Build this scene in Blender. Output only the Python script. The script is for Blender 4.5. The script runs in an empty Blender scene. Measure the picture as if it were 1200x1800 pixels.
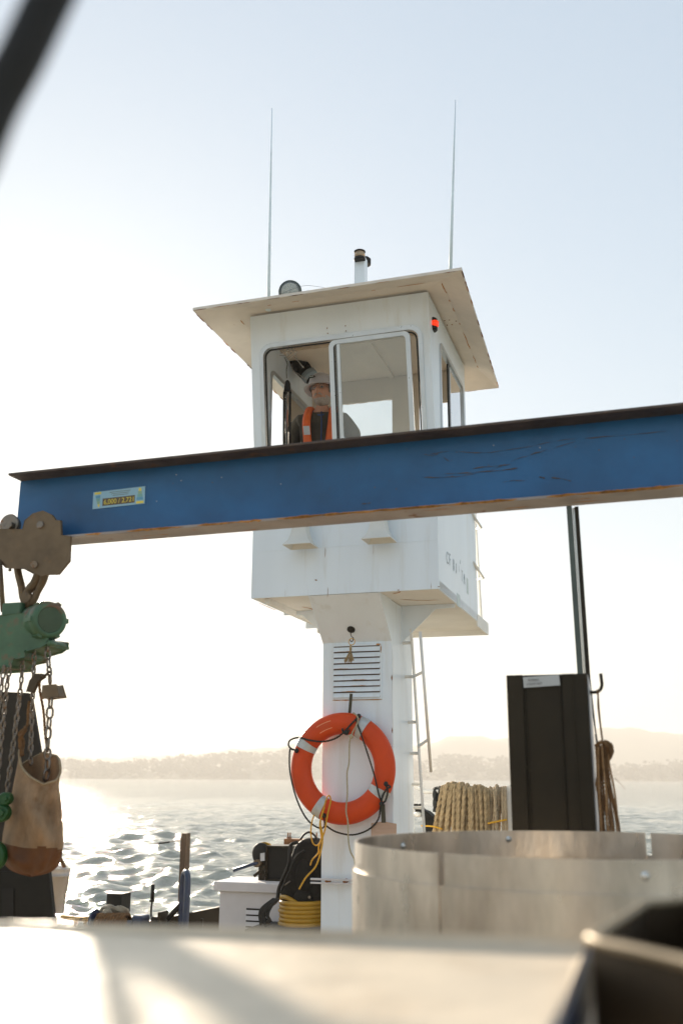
import bpy, math, random
import numpy as np
from math import pi, sin, cos, radians, tan, atan2, hypot
from mathutils import Vector, Matrix
from mathutils.geometry import tessellate_polygon
random.seed(7); rng = np.random.default_rng(7)
sc = bpy.context.scene
COL = sc.collection

# ------------------------------------------------------------------ camera, sky, sun, exposure
FPX, TH, RO, EYE, YAW = 1750.0, radians(14.9), radians(0.25), 1.65, radians(17.5)
CM = Matrix.Rotation(pi/2+TH, 3, 'X') @ Matrix.Rotation(RO, 3, 'Z')
CO = Vector((0, 0, EYE))
cd = bpy.data.cameras.new('camera'); cam = bpy.data.objects.new('camera', cd); COL.objects.link(cam)
cam.matrix_world = Matrix.Translation(CO) @ CM.to_4x4()
cd.sensor_fit = 'VERTICAL'; cd.sensor_height = 36; cd.lens = 35; cd.clip_start = .05; cd.clip_end = 9000
cd.dof.use_dof = True; cd.dof.focus_distance = 7.3; cd.dof.aperture_fstop = 2.7; cd.dof.aperture_blades = 0
sc.camera = cam
sc.render.resolution_x, sc.render.resolution_y = 682, 1024
SUN_AZ, SUN_EL = -19.4, 14.3
wd = bpy.data.worlds.new('World'); sc.world = wd; wd.use_nodes = True
wn = wd.node_tree; wn.nodes.clear()
sky = wn.nodes.new('ShaderNodeTexSky'); sky.sky_type = 'NISHITA'; sky.sun_disc = False
sky.sun_elevation = radians(SUN_EL); sky.sun_rotation = radians(SUN_AZ)
sky.air_density = 1.25; sky.dust_density = 1.0; sky.ozone_density = 2.0; sky.altitude = 0
bg = wn.nodes.new('ShaderNodeBackground'); bg.inputs['Strength'].default_value = 0.13
wo = wn.nodes.new('ShaderNodeOutputWorld')
gm = wn.nodes.new('ShaderNodeGamma'); gm.inputs[1].default_value = .34       # compresses sky brightness between the sun side and the rest
vs_ = wn.nodes.new('ShaderNodeVectorMath'); vs_.operation = 'SCALE'; vs_.inputs['Scale'].default_value = 1.36
wn.links.new(sky.outputs[0], gm.inputs[0]); wn.links.new(gm.outputs[0], vs_.inputs[0]); tn = wn.nodes.new('ShaderNodeVectorMath'); tn.operation = 'MULTIPLY'; tn.inputs[1].default_value = (.925, 1.005, 1.075)
wn.links.new(vs_.outputs[0], tn.inputs[0]); wn.links.new(tn.outputs[0], bg.inputs[0]); wn.links.new(bg.outputs[0], wo.inputs[0])
sd = bpy.data.lights.new('sun', 'SUN'); sun = bpy.data.objects.new('sun', sd); COL.objects.link(sun)
sd.energy = 5.0; sd.angle = radians(.53); sd.color = (1, .86, .68)
az, el = radians(SUN_AZ), radians(SUN_EL)
SD = Vector((sin(az)*cos(el), cos(az)*cos(el), sin(el)))
sun.rotation_euler = SD.to_track_quat('Z', 'Y').to_euler(); sun.location = SD*30
sc.view_settings.view_transform = 'Standard'; sc.view_settings.look = 'None'
sc.view_settings.exposure = 1.5; sc.view_settings.gamma = 1
sc.render.engine = 'CYCLES'
sc.cycles.use_denoising = True; sc.cycles.max_bounces = 10; sc.cycles.transparent_max_bounces = 16
sc.cycles.volume_bounces = 1; sc.cycles.caustics_reflective = True; sc.cycles.caustics_refractive = False
sc.cycles.sample_clamp_indirect = 6; sc.cycles.blur_glossy = 0

# ------------------------------------------------------------------ geometry helpers
U = Vector((cos(YAW), -sin(YAW), 0)); V = Vector((sin(YAW), cos(YAW), 0)); Z = Vector((0, 0, 1))
def W(u, v, z): return U*u + V*v + Z*z                 # boat frame (across, along, up) to world
def ray(x, y): return CM @ Vector(((x-600)/FPX, -(y-900)/FPX, -1))
def pl(x, y, n, c): d = ray(x, y); return CO + d*((c-n.dot(CO))/n.dot(d))
def pv(x, y, v): return pl(x, y, V, v)
def pu(x, y, u): return pl(x, y, U, u)
def pz(x, y, z): return pl(x, y, Z, z)
def py(x, y, Y): return pl(x, y, Vector((0, 1, 0)), Y)
def pvs(lst, v): return [pv(a, b, v) for a, b in lst]

def spline(pts, n=6, closed=False):
    P = [Vector(p) for p in pts]; out = []; N = len(P)
    for i in range(N if closed else N-1):
        p0 = P[(i-1) % N] if closed or i > 0 else P[0]*2-P[1]
        p1 = P[i]; p2 = P[(i+1) % N]
        p3 = P[(i+2) % N] if closed or i+2 < N else P[-1]*2-P[-2]
        for k in range(n):
            t = k/n
            out.append(.5*((2*p1)+(p2-p0)*t+(2*p0-5*p1+4*p2-p3)*t*t+(3*p1-p0-3*p2+p3)*t**3))
    if not closed: out.append(P[-1].copy())
    return out

def rr(x0, x1, y0, y1, r, n=5):
    out = []
    for cx, cy, a in ((x1-r, y1-r, 0), (x0+r, y1-r, 90), (x0+r, y0+r, 180), (x1-r, y0+r, 270)):
        for k in range(n+1):
            t = radians(a+90*k/n); out.append((cx+r*cos(t), cy+r*sin(t)))
    return out

class MB:
    def __init__(s): s.v = []; s.f = []; s.m = []; s.s = []
    def add(s, vs, fs, mi=0, sm=False):
        o = len(s.v); s.v += [Vector(p) for p in vs]
        for f in fs: s.f.append([i+o for i in f]); s.m.append(mi); s.s.append(sm)
        return s
    def hexa(s, p, mi=0):
        return s.add(p, [(0, 3, 2, 1), (4, 5, 6, 7), (0, 1, 5, 4), (1, 2, 6, 5), (2, 3, 7, 6), (3, 0, 4, 7)], mi)
    def bx(s, u0, u1, v0, v1, z0, z1, mi=0, fr=W):
        return s.hexa([fr(u0, v0, z0), fr(u1, v0, z0), fr(u1, v1, z0), fr(u0, v1, z0),
                       fr(u0, v0, z1), fr(u1, v0, z1), fr(u1, v1, z1), fr(u0, v1, z1)], mi)
    def beam(s, a, b, w, h, up=Z, mi=0):          # rectangular bar from a to b
        a = Vector(a); b = Vector(b); d = (b-a).normalized()
        x = d.cross(up)
        if x.length < 1e-4: x = d.cross(U)
        x.normalize(); y = x.cross(d).normalized()
        c = [(-w/2, -h/2), (w/2, -h/2), (w/2, h/2), (-w/2, h/2)]
        return s.hexa([a+x*i+y*j for i, j in c]+[b+x*i+y*j for i, j in c], mi)
    def prism(s, pts, vec, mi=0, sm=False):
        n = len(pts); vec = Vector(vec); pts = [Vector(p) for p in pts]
        tr = tessellate_polygon([pts])
        fs = [tuple(t) for t in tr]+[tuple(i+n for i in reversed(t)) for t in tr]
        s.add(pts+[p+vec for p in pts], fs, mi)
        o = len(s.v)-2*n
        for i in range(n):
            j = (i+1) % n; s.f.append([o+i, o+j, o+n+j, o+n+i]); s.m.append(mi); s.s.append(sm)
        return s
    def plate(s, loops, fn, vec, mi=0):           # outer loop and holes in 2D, mapped by fn, thickness vec
        vec = Vector(vec); L2 = [[Vector((a, b, 0)) for a, b in l] for l in loops]
        tr = tessellate_polygon(L2); flat = [p for l in loops for p in l]; n = len(flat)
        P = [fn(a, b) for a, b in flat]
        o = len(s.v); s.v += P+[p+vec for p in P]
        for t in tr:
            s.f.append([o+i for i in t]); s.m.append(mi); s.s.append(False)
            s.f.append([o+n+i for i in reversed(t)]); s.m.append(mi); s.s.append(False)
        k = 0
        for l in loops:
            for i in range(len(l)):
                a = k+i; b = k+(i+1) % len(l)
                s.f.append([o+a, o+b, o+n+b, o+n+a]); s.m.append(mi); s.s.append(False)
            k += len(l)
        return s
    def tube(s, path, r, n=8, closed=False, mi=0, twist=0, lobes=3, depth=.42, flat=None):
        P = [Vector(p) for p in path]; N = len(P)
        if N < 2: return s
        T = []
        for i in range(N):
            a = P[(i-1) % N] if closed or i > 0 else P[0]; b = P[(i+1) % N] if closed or i < N-1 else P[-1]
            t = (b-a); T.append(t.normalized() if t.length > 1e-9 else Vector((0, 0, 1)))
        x = T[0].orthogonal().normalized(); vs = []; acc = 0
        for i in range(N):
            x = (x-T[i]*x.dot(T[i])); x = x.normalized() if x.length > 1e-6 else T[i].orthogonal().normalized()
            y = T[i].cross(x); rad = r[i] if hasattr(r, '__len__') else r
            if i: acc += (P[i]-P[i-1]).length
            ph = acc*twist
            for k in range(n):
                t = 2*pi*k/n; q = rad*(1-depth+depth*abs(cos(lobes/2*t))**.7*1.25) if twist else rad
                tt = t+ph if twist else t
                vs.append(P[i]+x*(q*cos(tt))+y*(q*sin(tt)*(flat or 1)))
        fs = []
        for i in range(N if closed else N-1):
            j = (i+1) % N
            for k in range(n): l = (k+1) % n; fs.append((i*n+k, i*n+l, j*n+l, j*n+k))
        s.add(vs, fs, mi, True)
        if not closed:
            o = len(s.v)-len(vs)
            s.f.append([o+k for k in reversed(range(n))]); s.m.append(mi); s.s.append(False)
            s.f.append([o+(N-1)*n+k for k in range(n)]); s.m.append(mi); s.s.append(False)
        return s
    def rope(s, pts, r, sub=6, mi=0, closed=False, tw=None, n=15):
        P = spline(pts, sub, closed)
        # resample so that the lay of the strands shows
        Q = [P[0]]; step = max(r*.55, .004)
        for p in P[1:]:
            d = (p-Q[-1]).length
            if d > step:
                m = int(d/step); a = Q[-1].copy()
                for k in range(1, m+1): Q.append(a.lerp(p, k/m))
        return s.tube(Q, r, n, closed, mi, twist=tw if tw else .62/r)
    def lathe(s, base, axis, prof, n=24, mi=0, sm=True, xdir=None, sc2=(1, 1)):
        base = Vector(base); ax = Vector(axis).normalized()
        x = Vector(xdir) if xdir is not None else ax.orthogonal(); x = (x-ax*x.dot(ax)).normalized(); y = ax.cross(x)
        vs = [base+ax*h+x*(r*cos(2*pi*k/n)*sc2[0])+y*(r*sin(2*pi*k/n)*sc2[1]) for r, h in prof for k in range(n)]
        fs = [(i*n+k, i*n+(k+1) % n, (i+1)*n+(k+1) % n, (i+1)*n+k) for i in range(len(prof)-1) for k in range(n)]
        s.add(vs, fs, mi, sm); o = len(s.v)-len(vs); m = len(prof)-1
        if prof[0][0] > 1e-5: s.f.append([o+k for k in reversed(range(n))]); s.m.append(mi); s.s.append(False)
        if prof[-1][0] > 1e-5: s.f.append([o+m*n+k for k in range(n)]); s.m.append(mi); s.s.append(False)
        return s
    def ball(s, c, r, n=14, m=9, mi=0, ax=(Vector((1, 0, 0)), Vector((0, 1, 0)), Z)):
        r = r if hasattr(r, '__len__') else (r, r, r); c = Vector(c); vs = []
        for i in range(m+1):
            a = -pi/2+pi*i/m
            for k in range(n):
                t = 2*pi*k/n; vs.append(c+ax[0]*(r[0]*cos(a)*cos(t))+ax[1]*(r[1]*cos(a)*sin(t))+ax[2]*(r[2]*sin(a)))
        fs = [(i*n+k, i*n+(k+1) % n, (i+1)*n+(k+1) % n, (i+1)*n+k) for i in range(m) for k in range(n)]
        return s.add(vs, fs, mi, True)
    def chain(s, pts, ln=.042, w=.024, r=.0038, mi=0):
        P = spline(pts, 6); d = [0]
        for i in range(1, len(P)): d.append(d[-1]+(P[i]-P[i-1]).length)
        pitch = ln-2.6*r; n = max(2, int(d[-1]/pitch))
        def at(t):
            for i in range(1, len(P)):
                if d[i] >= t: k = (t-d[i-1])/max(1e-9, d[i]-d[i-1]); return P[i-1].lerp(P[i], k)
            return P[-1]
        for i in range(n):
            c = at((i+.5)*pitch); T = (at((i+1)*pitch)-at(i*pitch)); 
            if T.length < 1e-6: continue
            T.normalize(); x = T.orthogonal().normalized(); x = (U-T*U.dot(T)).normalized(); y = T.cross(x)
            a = .5+.25*sin(i*1.7)+(pi/2 if i % 2 else 0); sd_ = x*cos(a)+y*sin(a)
            hw = w/2-r; hl = ln/2-r-hw; loop = []
            for k in range(5): t = pi*k/4; loop.append(c+T*(hl+hw*sin(t))+sd_*(hw*cos(t)))
            for k in range(5): t = pi+pi*k/4; loop.append(c+T*(-hl+hw*sin(t))+sd_*(hw*cos(t)))
            s.tube(loop, r, 6, True, mi)
        return s
    def ribbon(s, pts, w, nrm, lift=.002, mi=0, jit=.5):   # irregular thin mark lying on a surface
        nrm = Vector(nrm).normalized(); P = [Vector(p) for p in pts]; vs = []
        for i, p in enumerate(P):
            t = (P[min(i+1, len(P)-1)]-P[max(i-1, 0)]).normalized(); b = t.cross(nrm)
            k = (w[i] if hasattr(w, '__len__') else w)*(1-jit*random.random())
            if i in (0, len(P)-1): k *= .25
            vs += [p+nrm*lift+b*k/2, p+nrm*lift-b*k/2]
        return s.add(vs, [(2*i, 2*i+1, 2*i+3, 2*i+2) for i in range(len(P)-1)], mi)
    def build(s, name, mats, parent=None, bevel=0, subd=0, loc=None, autosm=False, seg=2):
        me = bpy.data.meshes.new(name)
        org = Vector(parent.matrix_basis.translation) if parent and not parent.parent else (root_of(parent) if parent else Vector(loc or (0, 0, 0)))
        me.from_pydata([tuple(p-org) for p in s.v], [], s.f)
        for m in (mats if isinstance(mats, (list, tuple)) else [mats]): me.materials.append(m)
        me.polygons.foreach_set('material_index', s.m); me.polygons.foreach_set('use_smooth', s.s)
        me.validate(); me.update()
        ob = bpy.data.objects.new(name, me); COL.objects.link(ob)
        if parent: ob.parent = parent
        else: ob.location = org
        if bevel:
            b = ob.modifiers.new('bevel', 'BEVEL'); b.width = bevel; b.segments = seg; b.limit_method = 'ANGLE'; b.angle_limit = radians(40)
        if subd:
            b = ob.modifiers.new('subd', 'SUBSURF'); b.levels = b.render_levels = subd
        return ob
def root_of(o):
    while o.parent: o = o.parent
    return Vector(o.matrix_basis.translation)
def thing(name, label, cat, loc, group=None):
    o = bpy.data.objects.new(name, None); COL.objects.link(o); o.location = loc; o.matrix_basis = Matrix.Translation(Vector(loc))
    return tag(o, label, cat, group)
def tag(o, label=None, cat=None, group=None, kind=None):
    for k, v in (('label', label), ('category', cat), ('group', group), ('kind', kind)):
        if v: o[k] = v
    return o
def text(body, size, org, xd, yd, mt, parent, name='lettering', ex=.0006, sx=1, shear=0, fit=None, align='LEFT'):
    c = bpy.data.curves.new('t', 'FONT'); c.body = body; c.size = size; c.extrude = ex; c.shear = shear; c.align_x = align
    o = bpy.data.objects.new('t', c); COL.objects.link(o)
    dg = bpy.context.evaluated_depsgraph_get(); me = bpy.data.meshes.new_from_object(o.evaluated_get(dg))
    COL.objects.unlink(o); bpy.data.objects.remove(o)
    xd = Vector(xd).normalized(); yd = Vector(yd).normalized(); zd = xd.cross(yd); r = root_of(parent)
    if fit: sx = fit/max(v.co.x for v in me.vertices)
    for v in me.vertices: v.co = Vector(org)+xd*(v.co.x*sx)+yd*v.co.y+zd*v.co.z-r
    me.materials.clear(); me.materials.append(mt); me.name = name
    ob = bpy.data.objects.new(name, me); COL.objects.link(ob); ob.parent = parent
    return ob

# ------------------------------------------------------------------ materials
def mat(name, col, rough=.5, metal=0., var=.12, scale=5., bump=0., bscale=60., col2=None, thr=.62, sharp=.04, scale2=9.,
        stretch=(1, 1, 1), coat=0., emis=None, estr=0., trans=None, spec=.5, rvar=.12, aniso=0, strip=None):
    m = bpy.data.materials.new(name); m.use_nodes = True; n = m.node_tree; L = n.links.new; N = n.nodes
    b = N['Principled BSDF']; b.inputs['Metallic'].default_value = metal
    b.inputs['Specular IOR Level'].default_value = spec; b.inputs['Coat Weight'].default_value = coat
    b.inputs['Coat Roughness'].default_value = .15
    tc = N.new('ShaderNodeTexCoord'); mp = N.new('ShaderNodeMapping'); mp.inputs['Scale'].default_value = stretch
    L(tc.outputs['Object'], mp.inputs[0])
    def noise(s, det=6, ro=.6):
        t = N.new('ShaderNodeTexNoise'); t.inputs['Scale'].default_value = s; t.inputs['Detail'].default_value = det
        t.inputs['Roughness'].default_value = ro; L(mp.outputs[0], t.inputs[0]); return t
    n1 = noise(scale); rp = N.new('ShaderNodeValToRGB'); L(n1.outputs[0], rp.inputs[0])
    rp.color_ramp.elements[0].position = .3; rp.color_ramp.elements[1].position = .7
    rp.color_ramp.elements[0].color = tuple(c*(1-var) for c in col)+(1,)
    rp.color_ramp.elements[1].color = tuple(min(1, c*(1+var)) for c in col)+(1,)
    out = rp.outputs[0]
    if col2:
        n2 = noise(scale2, 9, .68); r2 = N.new('ShaderNodeValToRGB'); L(n2.outputs[0], r2.inputs[0])
        r2.color_ramp.elements[0].position = thr; r2.color_ramp.elements[1].position = min(1, thr+sharp)
        mx = N.new('ShaderNodeMix'); mx.data_type = 'RGBA'
        L(r2.outputs[0], mx.inputs[0]); L(out, mx.inputs[6]); mx.inputs[7].default_value = tuple(col2)+(1,); out = mx.outputs[2]
    L(out, b.inputs['Base Color'])
    n3 = noise(scale*3.1); mr = N.new('ShaderNodeMapRange'); L(n3.outputs[0], mr.inputs[0])
    mr.inputs[3].default_value = max(.02, rough-rvar); mr.inputs[4].default_value = min(1, rough+rvar); L(mr.outputs[0], b.inputs['Roughness'])
    if bump:
        n4 = noise(bscale, 8); bp = N.new('ShaderNodeBump'); bp.inputs['Strength'].default_value = bump
        bp.inputs['Distance'].default_value = .01; L(n4.outputs[0], bp.inputs['Height']); L(bp.outputs[0], b.inputs['Normal'])
    if emis: b.inputs['Emission Color'].default_value = tuple(emis)+(1,); b.inputs['Emission Strength'].default_value = estr
    if trans:
        tr = N.new('ShaderNodeBsdfTranslucent'); L(out, tr.inputs[0]); ms = N.new('ShaderNodeMixShader'); ms.inputs[0].default_value = trans
        L(b.outputs[0], ms.inputs[1]); L(tr.outputs[0], ms.inputs[2]); L(ms.outputs[0], N['Material Output'].inputs[0])
    return m
def glass(name, tint=(.9, .95, .95), dirt=.1, gl=.09):
    m = bpy.data.materials.new(name); m.use_nodes = True; n = m.node_tree; N = n.nodes; L = n.links.new; N.clear()
    o = N.new('ShaderNodeOutputMaterial'); t = N.new('ShaderNodeBsdfTransparent'); t.inputs[0].default_value = tint+(1,)
    g = N.new('ShaderNodeBsdfGlossy'); g.inputs['Roughness'].default_value = .03
    d = N.new('ShaderNodeBsdfDiffuse'); d.inputs[0].default_value = (.7, .74, .74, 1)
    fr = N.new('ShaderNodeFresnel'); fr.inputs[0].default_value = 1.5
    a = N.new('ShaderNodeMixShader'); b = N.new('ShaderNodeMixShader')
    tc = N.new('ShaderNodeTexCoord'); nz = N.new('ShaderNodeTexNoise'); nz.inputs['Scale'].default_value = 3; nz.inputs['Detail'].default_value = 6
    mr = N.new('ShaderNodeMapRange'); mr.inputs[3].default_value = dirt*.5; mr.inputs[4].default_value = dirt*1.6
    L(tc.outputs['Object'], nz.inputs[0]); L(nz.outputs[0], mr.inputs[0]); L(mr.outputs[0], a.inputs[0])
    L(t.outputs[0], a.inputs[1]); L(d.outputs[0], a.inputs[2]); L(fr.outputs[0], b.inputs[0]); L(a.outputs[0], b.inputs[1]); L(g.outputs[0], b.inputs[2])
    L(b.outputs[0], o.inputs[0]); return m

RUST = (.22, .085, .025)
WHITE = mat('white_paint', (.77, .84, .90), .38, var=.05, scale=2.5, bump=.08, bscale=25, col2=(.66, .69, .69), thr=.55, sharp=.22, scale2=7, stretch=(1, 1, .10))
WHITE2 = mat('cream_paint', (.78, .76, .71), .5, var=.06, scale=3, bump=.1, bscale=30)
INNER = mat('interior_tan', (.76, .64, .51), .6, var=.05, scale=4)
WHITE3 = mat('horn_plastic', (.68, .68, .64), .45, var=.05)
RUSTM = mat('rust', RUST, .85, var=.45, scale=40)
ORUST = mat('orange_rust', (.45, .2, .05), .8, var=.4, scale=50)
BLUE = mat('blue_paint', (.010, .098, .25), .42, var=.30, scale=2.2, bump=.12, bscale=35, col2=(.07, .07, .06), thr=.69, sharp=.02, scale2=30, coat=.1)
FLANGE = mat('flange_rusty', (.085, .062, .05), .6, var=.4, scale=7, bump=.3, bscale=40, col2=(.20, .09, .03), thr=.6, sharp=.1, scale2=12)
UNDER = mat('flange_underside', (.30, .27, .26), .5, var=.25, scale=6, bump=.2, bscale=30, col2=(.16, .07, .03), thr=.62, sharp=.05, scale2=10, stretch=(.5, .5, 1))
DARK = mat('dark_olive_paint', (.022, .015, .006), .45, spec=.25, var=.25, scale=4, bump=.15, bscale=30, col2=(.10, .075, .04), thr=.64, sharp=.08, scale2=20)
BLACK = mat('black_paint', (.011, .010, .008), .5, spec=.25, var=.3, scale=5, bump=.1)
GREYG = mat('green_grey_steel', (.075, .095, .085), .4, metal=.2, var=.2, scale=5, bump=.1, col2=(.18, .09, .04), thr=.7, scale2=9)
ALU = mat('aluminium', (.50, .46, .41), .33, metal=.9, var=.42, scale=6, bump=.16, bscale=22, rvar=.2, col2=(.32, .27, .22), thr=.5, sharp=.25, scale2=4, stretch=(1, 1, .35))
ALUF = mat('window_aluminium', (.55, .58, .60), .32, metal=.7, var=.05)
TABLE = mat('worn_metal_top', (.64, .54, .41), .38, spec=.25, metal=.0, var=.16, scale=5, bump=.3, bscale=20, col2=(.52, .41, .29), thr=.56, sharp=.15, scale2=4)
BRONZ = mat('bin_steel', (.040, .026, .013), .55, metal=.0, spec=.3, var=.3, scale=5, bump=.1)
BRIM = mat('bin_rim_lit', (.26, .20, .12), .5, metal=.3, var=.1)  # beige puts the lit edge of the rim into its colour
ORANGE = mat('ring_orange', (.62, .060, .006), .42, spec=.3, var=.1, scale=6, bump=.06, bscale=50, col2=(.55, .13, .05), thr=.66, sharp=.1, scale2=10)
REFL = mat('reflective_tape', (.50, .52, .52), .35, metal=.3, var=.1, scale=30, bump=.2, bscale=80)
PATCH = mat('ring_label', (.78, .30, .14), .5, var=.15, scale=60)
BROPE = mat('black_rope', (.018, .020, .018), .75, var=.3, scale=60, bump=.3, bscale=200)
BEIGE = mat('beige_cord', (.42, .37, .25), .8, var=.2, scale=60, bump=.3, bscale=200)
YROPE = mat('yellow_rope', (.72, .40, .03), .6, var=.15, scale=60, bump=.3, bscale=200, trans=.15)
TROPE = mat('tan_rope', (.46, .34, .19), .85, var=.25, scale=25, bump=.4, bscale=150, trans=.2)
OROPE = mat('brown_rope', (.17, .085, .030), .85, var=.35, scale=25, bump=.4, bscale=150, trans=.12)
GROPE = mat('grey_rope', (.27, .23, .17), .9, var=.25, scale=20, bump=.4, bscale=150)
YHOSE = mat('yellow_hose', (.42, .235, .015), .4, var=.12, scale=8)
GREEN = mat('hoist_green', (.055, .13, .07), .42, var=.25, scale=8, bump=.15, bscale=40, col2=(.16, .085, .05), thr=.52, sharp=.12, scale2=9)
GREEN2 = mat('bright_green', (.006, .065, .012), .4, var=.15, scale=8)
STEEL = mat('chain_steel', (.22, .19, .16), .42, metal=.85, var=.3, scale=30, col2=(.2, .1, .04), thr=.55, sharp=.1, scale2=30)
TROL = mat('trolley_steel', (.15, .105, .06), .5, metal=.3, var=.25, scale=8, bump=.1, col2=(.25, .12, .05), thr=.6, scale2=14)
CANVAS = mat('bag_canvas', (.38, .25, .145), .85, var=.38, scale=9, bump=.9, bscale=18, col2=(.20, .085, .025), thr=.53, sharp=.16, scale2=6, trans=.30, stretch=(1, 1, .6))
LEATH = mat('bag_base', (.12, .045, .012), .7, var=.25, scale=10, bump=.4, bscale=25, trans=.12)
BUCKET = mat('bucket_plastic', (.62, .59, .56), .4, var=.05, scale=8, trans=.25)
BPACK = mat('backpack_fabric', (.013, .012, .010), .7, spec=.2, var=.3, scale=12, bump=.5, bscale=30)
HOUS = mat('grey_white_paint', (.60, .59, .60), .45, var=.07, scale=4, bump=.08, col2=(.3, .22, .15), thr=.72, scale2=12)
DBLUE = mat('navy_paint', (.02, .035, .075), .35, var=.15, scale=8)
CLEATM = mat('cleat_yellow', (.42, .25, .06), .5, var=.3, scale=20, bump=.2, col2=(.15, .07, .03), thr=.5, scale2=20)
CHROME = mat('chrome', (.62, .60, .56), .18, metal=1, var=.05)
PAPER = mat('paper', (.52, .53, .53), .8, var=.06, scale=10)
INK = mat('ink', (.10, .10, .11), .8)
DECK = mat('deck_paint', (.44, .32, .19), .7, var=.25, scale=2, bump=.2, bscale=20, col2=(.2, .11, .06), thr=.62, scale2=5)
SKIN = mat('skin', (.50, .25, .16), .5, var=.12, scale=30, bump=.15, bscale=120)
HAIRW = mat('white_beard', (.40, .34, .29), .8, var=.2, scale=80, bump=.6, bscale=250)
JACK = mat('olive_jacket', (.055, .045, .030), .8, var=.25, scale=12, bump=.4, bscale=25)
TROUS = mat('dark_trousers', (.03, .035, .05), .8, var=.2)
VEST = mat('orange_vest', (.70, .12, .02), .6, var=.1, scale=15, bump=.25, bscale=60)
HAT = mat('hard_hat_shell', (.56, .53, .55), .35, var=.04, scale=8)
COLLAR = mat('blue_shirt', (.03, .06, .16), .7)
GLASS = glass('pane', (.94, .97, .97), .12); LENS = glass('clear_lens', (.9, .92, .92), .12)
REDL = mat('red_lens', (.8, .03, .01), .15, emis=(1, .05, .01), estr=.28)
GRNL = mat('green_lens', (.02, .35, .22), .15)
AMBL = mat('mast_lens', (.55, .42, .28), .12, spec=.8, trans=.3)
RUBB = mat('rubber', (.012, .011, .010), .55, spec=.3, var=.3)
PLY = mat('plywood', (.50, .34, .25), .7, var=.12, scale=8, stretch=(1, 1, 6))
LBLB = mat('label_blue', (.30, .52, .66), .4, var=.04); LBLY = mat('label_yellow', (.80, .66, .10), .4)
LBLD = mat('label_brown', (.12, .085, .05), .4); LBLG = mat('label_green', (.30, .45, .30), .4); LBLC = mat('label_steel_blue', (.12, .34, .52), .4)

# ------------------------------------------------------------------ water, shore, air
def water():
    SEA = -1.0
    rad = [0.0, 3.0]; d = 6.0
    while d < 1500: rad.append(d); d *= 1.0048 if d < 250 else 1.012 if d < 600 else 1.03
    rad += [2200, 4000]
    a = list(np.radians(np.concatenate([np.arange(-180, -32, 4), np.arange(-32, 32, .14), np.arange(32, 180, 4)])))
    R = np.array(rad)[:, None]; A = np.array(a)[None, :]
    X = R*np.sin(A); Y = R*np.cos(A); Zz = np.zeros_like(X); DX = np.zeros_like(X); DY = np.zeros_like(X)
    dr = np.gradient(np.array(rad))[:, None]
    for i in range(130):
        lam = .24*(8.5)**rng.random(); th = radians(-120)+rng.normal()*.62
        k = 2*pi/lam; amp = .0088*lam**.84*(.5+rng.random())
        kx, ky = k*cos(th), k*sin(th); ph = rng.random()*2*pi
        f = np.clip((lam/(dr*2.6)-1), 0, 1)
        # slow patchiness so that crests come in groups
        g = .7+.5*np.sin(X*.11*cos(i)+Y*.09*sin(i*2.1)+i)
        P = kx*X+ky*Y+ph; Zz += f*g*amp*np.sin(P); DX += f*g*amp*.75*cos(th)*np.cos(P); DY += f*g*amp*.75*sin(th)*np.cos(P)
    Zz *= (R > 5); na, nr = len(a), len(rad)
    co = np.stack([X+DX, Y+DY, Zz+SEA], -1).reshape(-1, 3)
    i = np.arange(nr-1)[:, None]; j = np.arange(na)[None, :]; jn = (j+1) % na
    F = np.stack([i*na+j, i*na+jn, (i+1)*na+jn, (i+1)*na+j], -1).reshape(-1, 4)
    F = F[:, ::-1]
    me = bpy.data.meshes.new('water'); me.vertices.add(len(co)); me.vertices.foreach_set('co', co.ravel())
    me.loops.add(F.size); me.loops.foreach_set('vertex_index', F.ravel().astype('i'))
    me.polygons.add(len(F)); me.polygons.foreach_set('loop_start', np.arange(0, F.size, 4)); me.polygons.foreach_set('use_smooth', np.ones(len(F), bool))
    me.update(calc_edges=True)
    m = bpy.data.materials.new('sea_water'); m.use_nodes = True; n = m.node_tree; N = n.nodes; L = n.links.new; b = N['Principled BSDF']
    b.inputs['Base Color'].default_value = (.28, .285, .23, 1); b.inputs['Roughness'].default_value = .06; b.inputs['IOR'].default_value = 1.33
    tc = N.new('ShaderNodeTexCoord'); bp = None
    for s_, st, di in ((14, .7, .018), (5, .75, .055), (1.6, .6, .15), (.5, .5, .45)):
        nz = N.new('ShaderNodeTexNoise'); nz.inputs['Scale'].default_value = s_; nz.inputs['Detail'].default_value = 5; nz.inputs['Roughness'].default_value = .6
        mp = N.new('ShaderNodeMapping'); mp.inputs['Rotation'].default_value = (0, 0, radians(-30)); mp.inputs['Scale'].default_value = (.6, 1.25, 1)
        L(tc.outputs['Object'], mp.inputs[0]); L(mp.outputs[0], nz.inputs[0])
        q = N.new('ShaderNodeBump'); q.inputs['Strength'].default_value = st; q.inputs['Distance'].default_value = di
        L(nz.outputs[0], q.inputs['Height'])
        if bp: L(bp.outputs[0], q.inputs['Normal'])
        bp = q
    L(bp.outputs[0], b.inputs['Normal']); me.materials.append(m)
    o = bpy.data.objects.new('water', me); COL.objects.link(o); tag(o, 'choppy green grey sea glittering under the low sun', kind='structure')
water()

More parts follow.
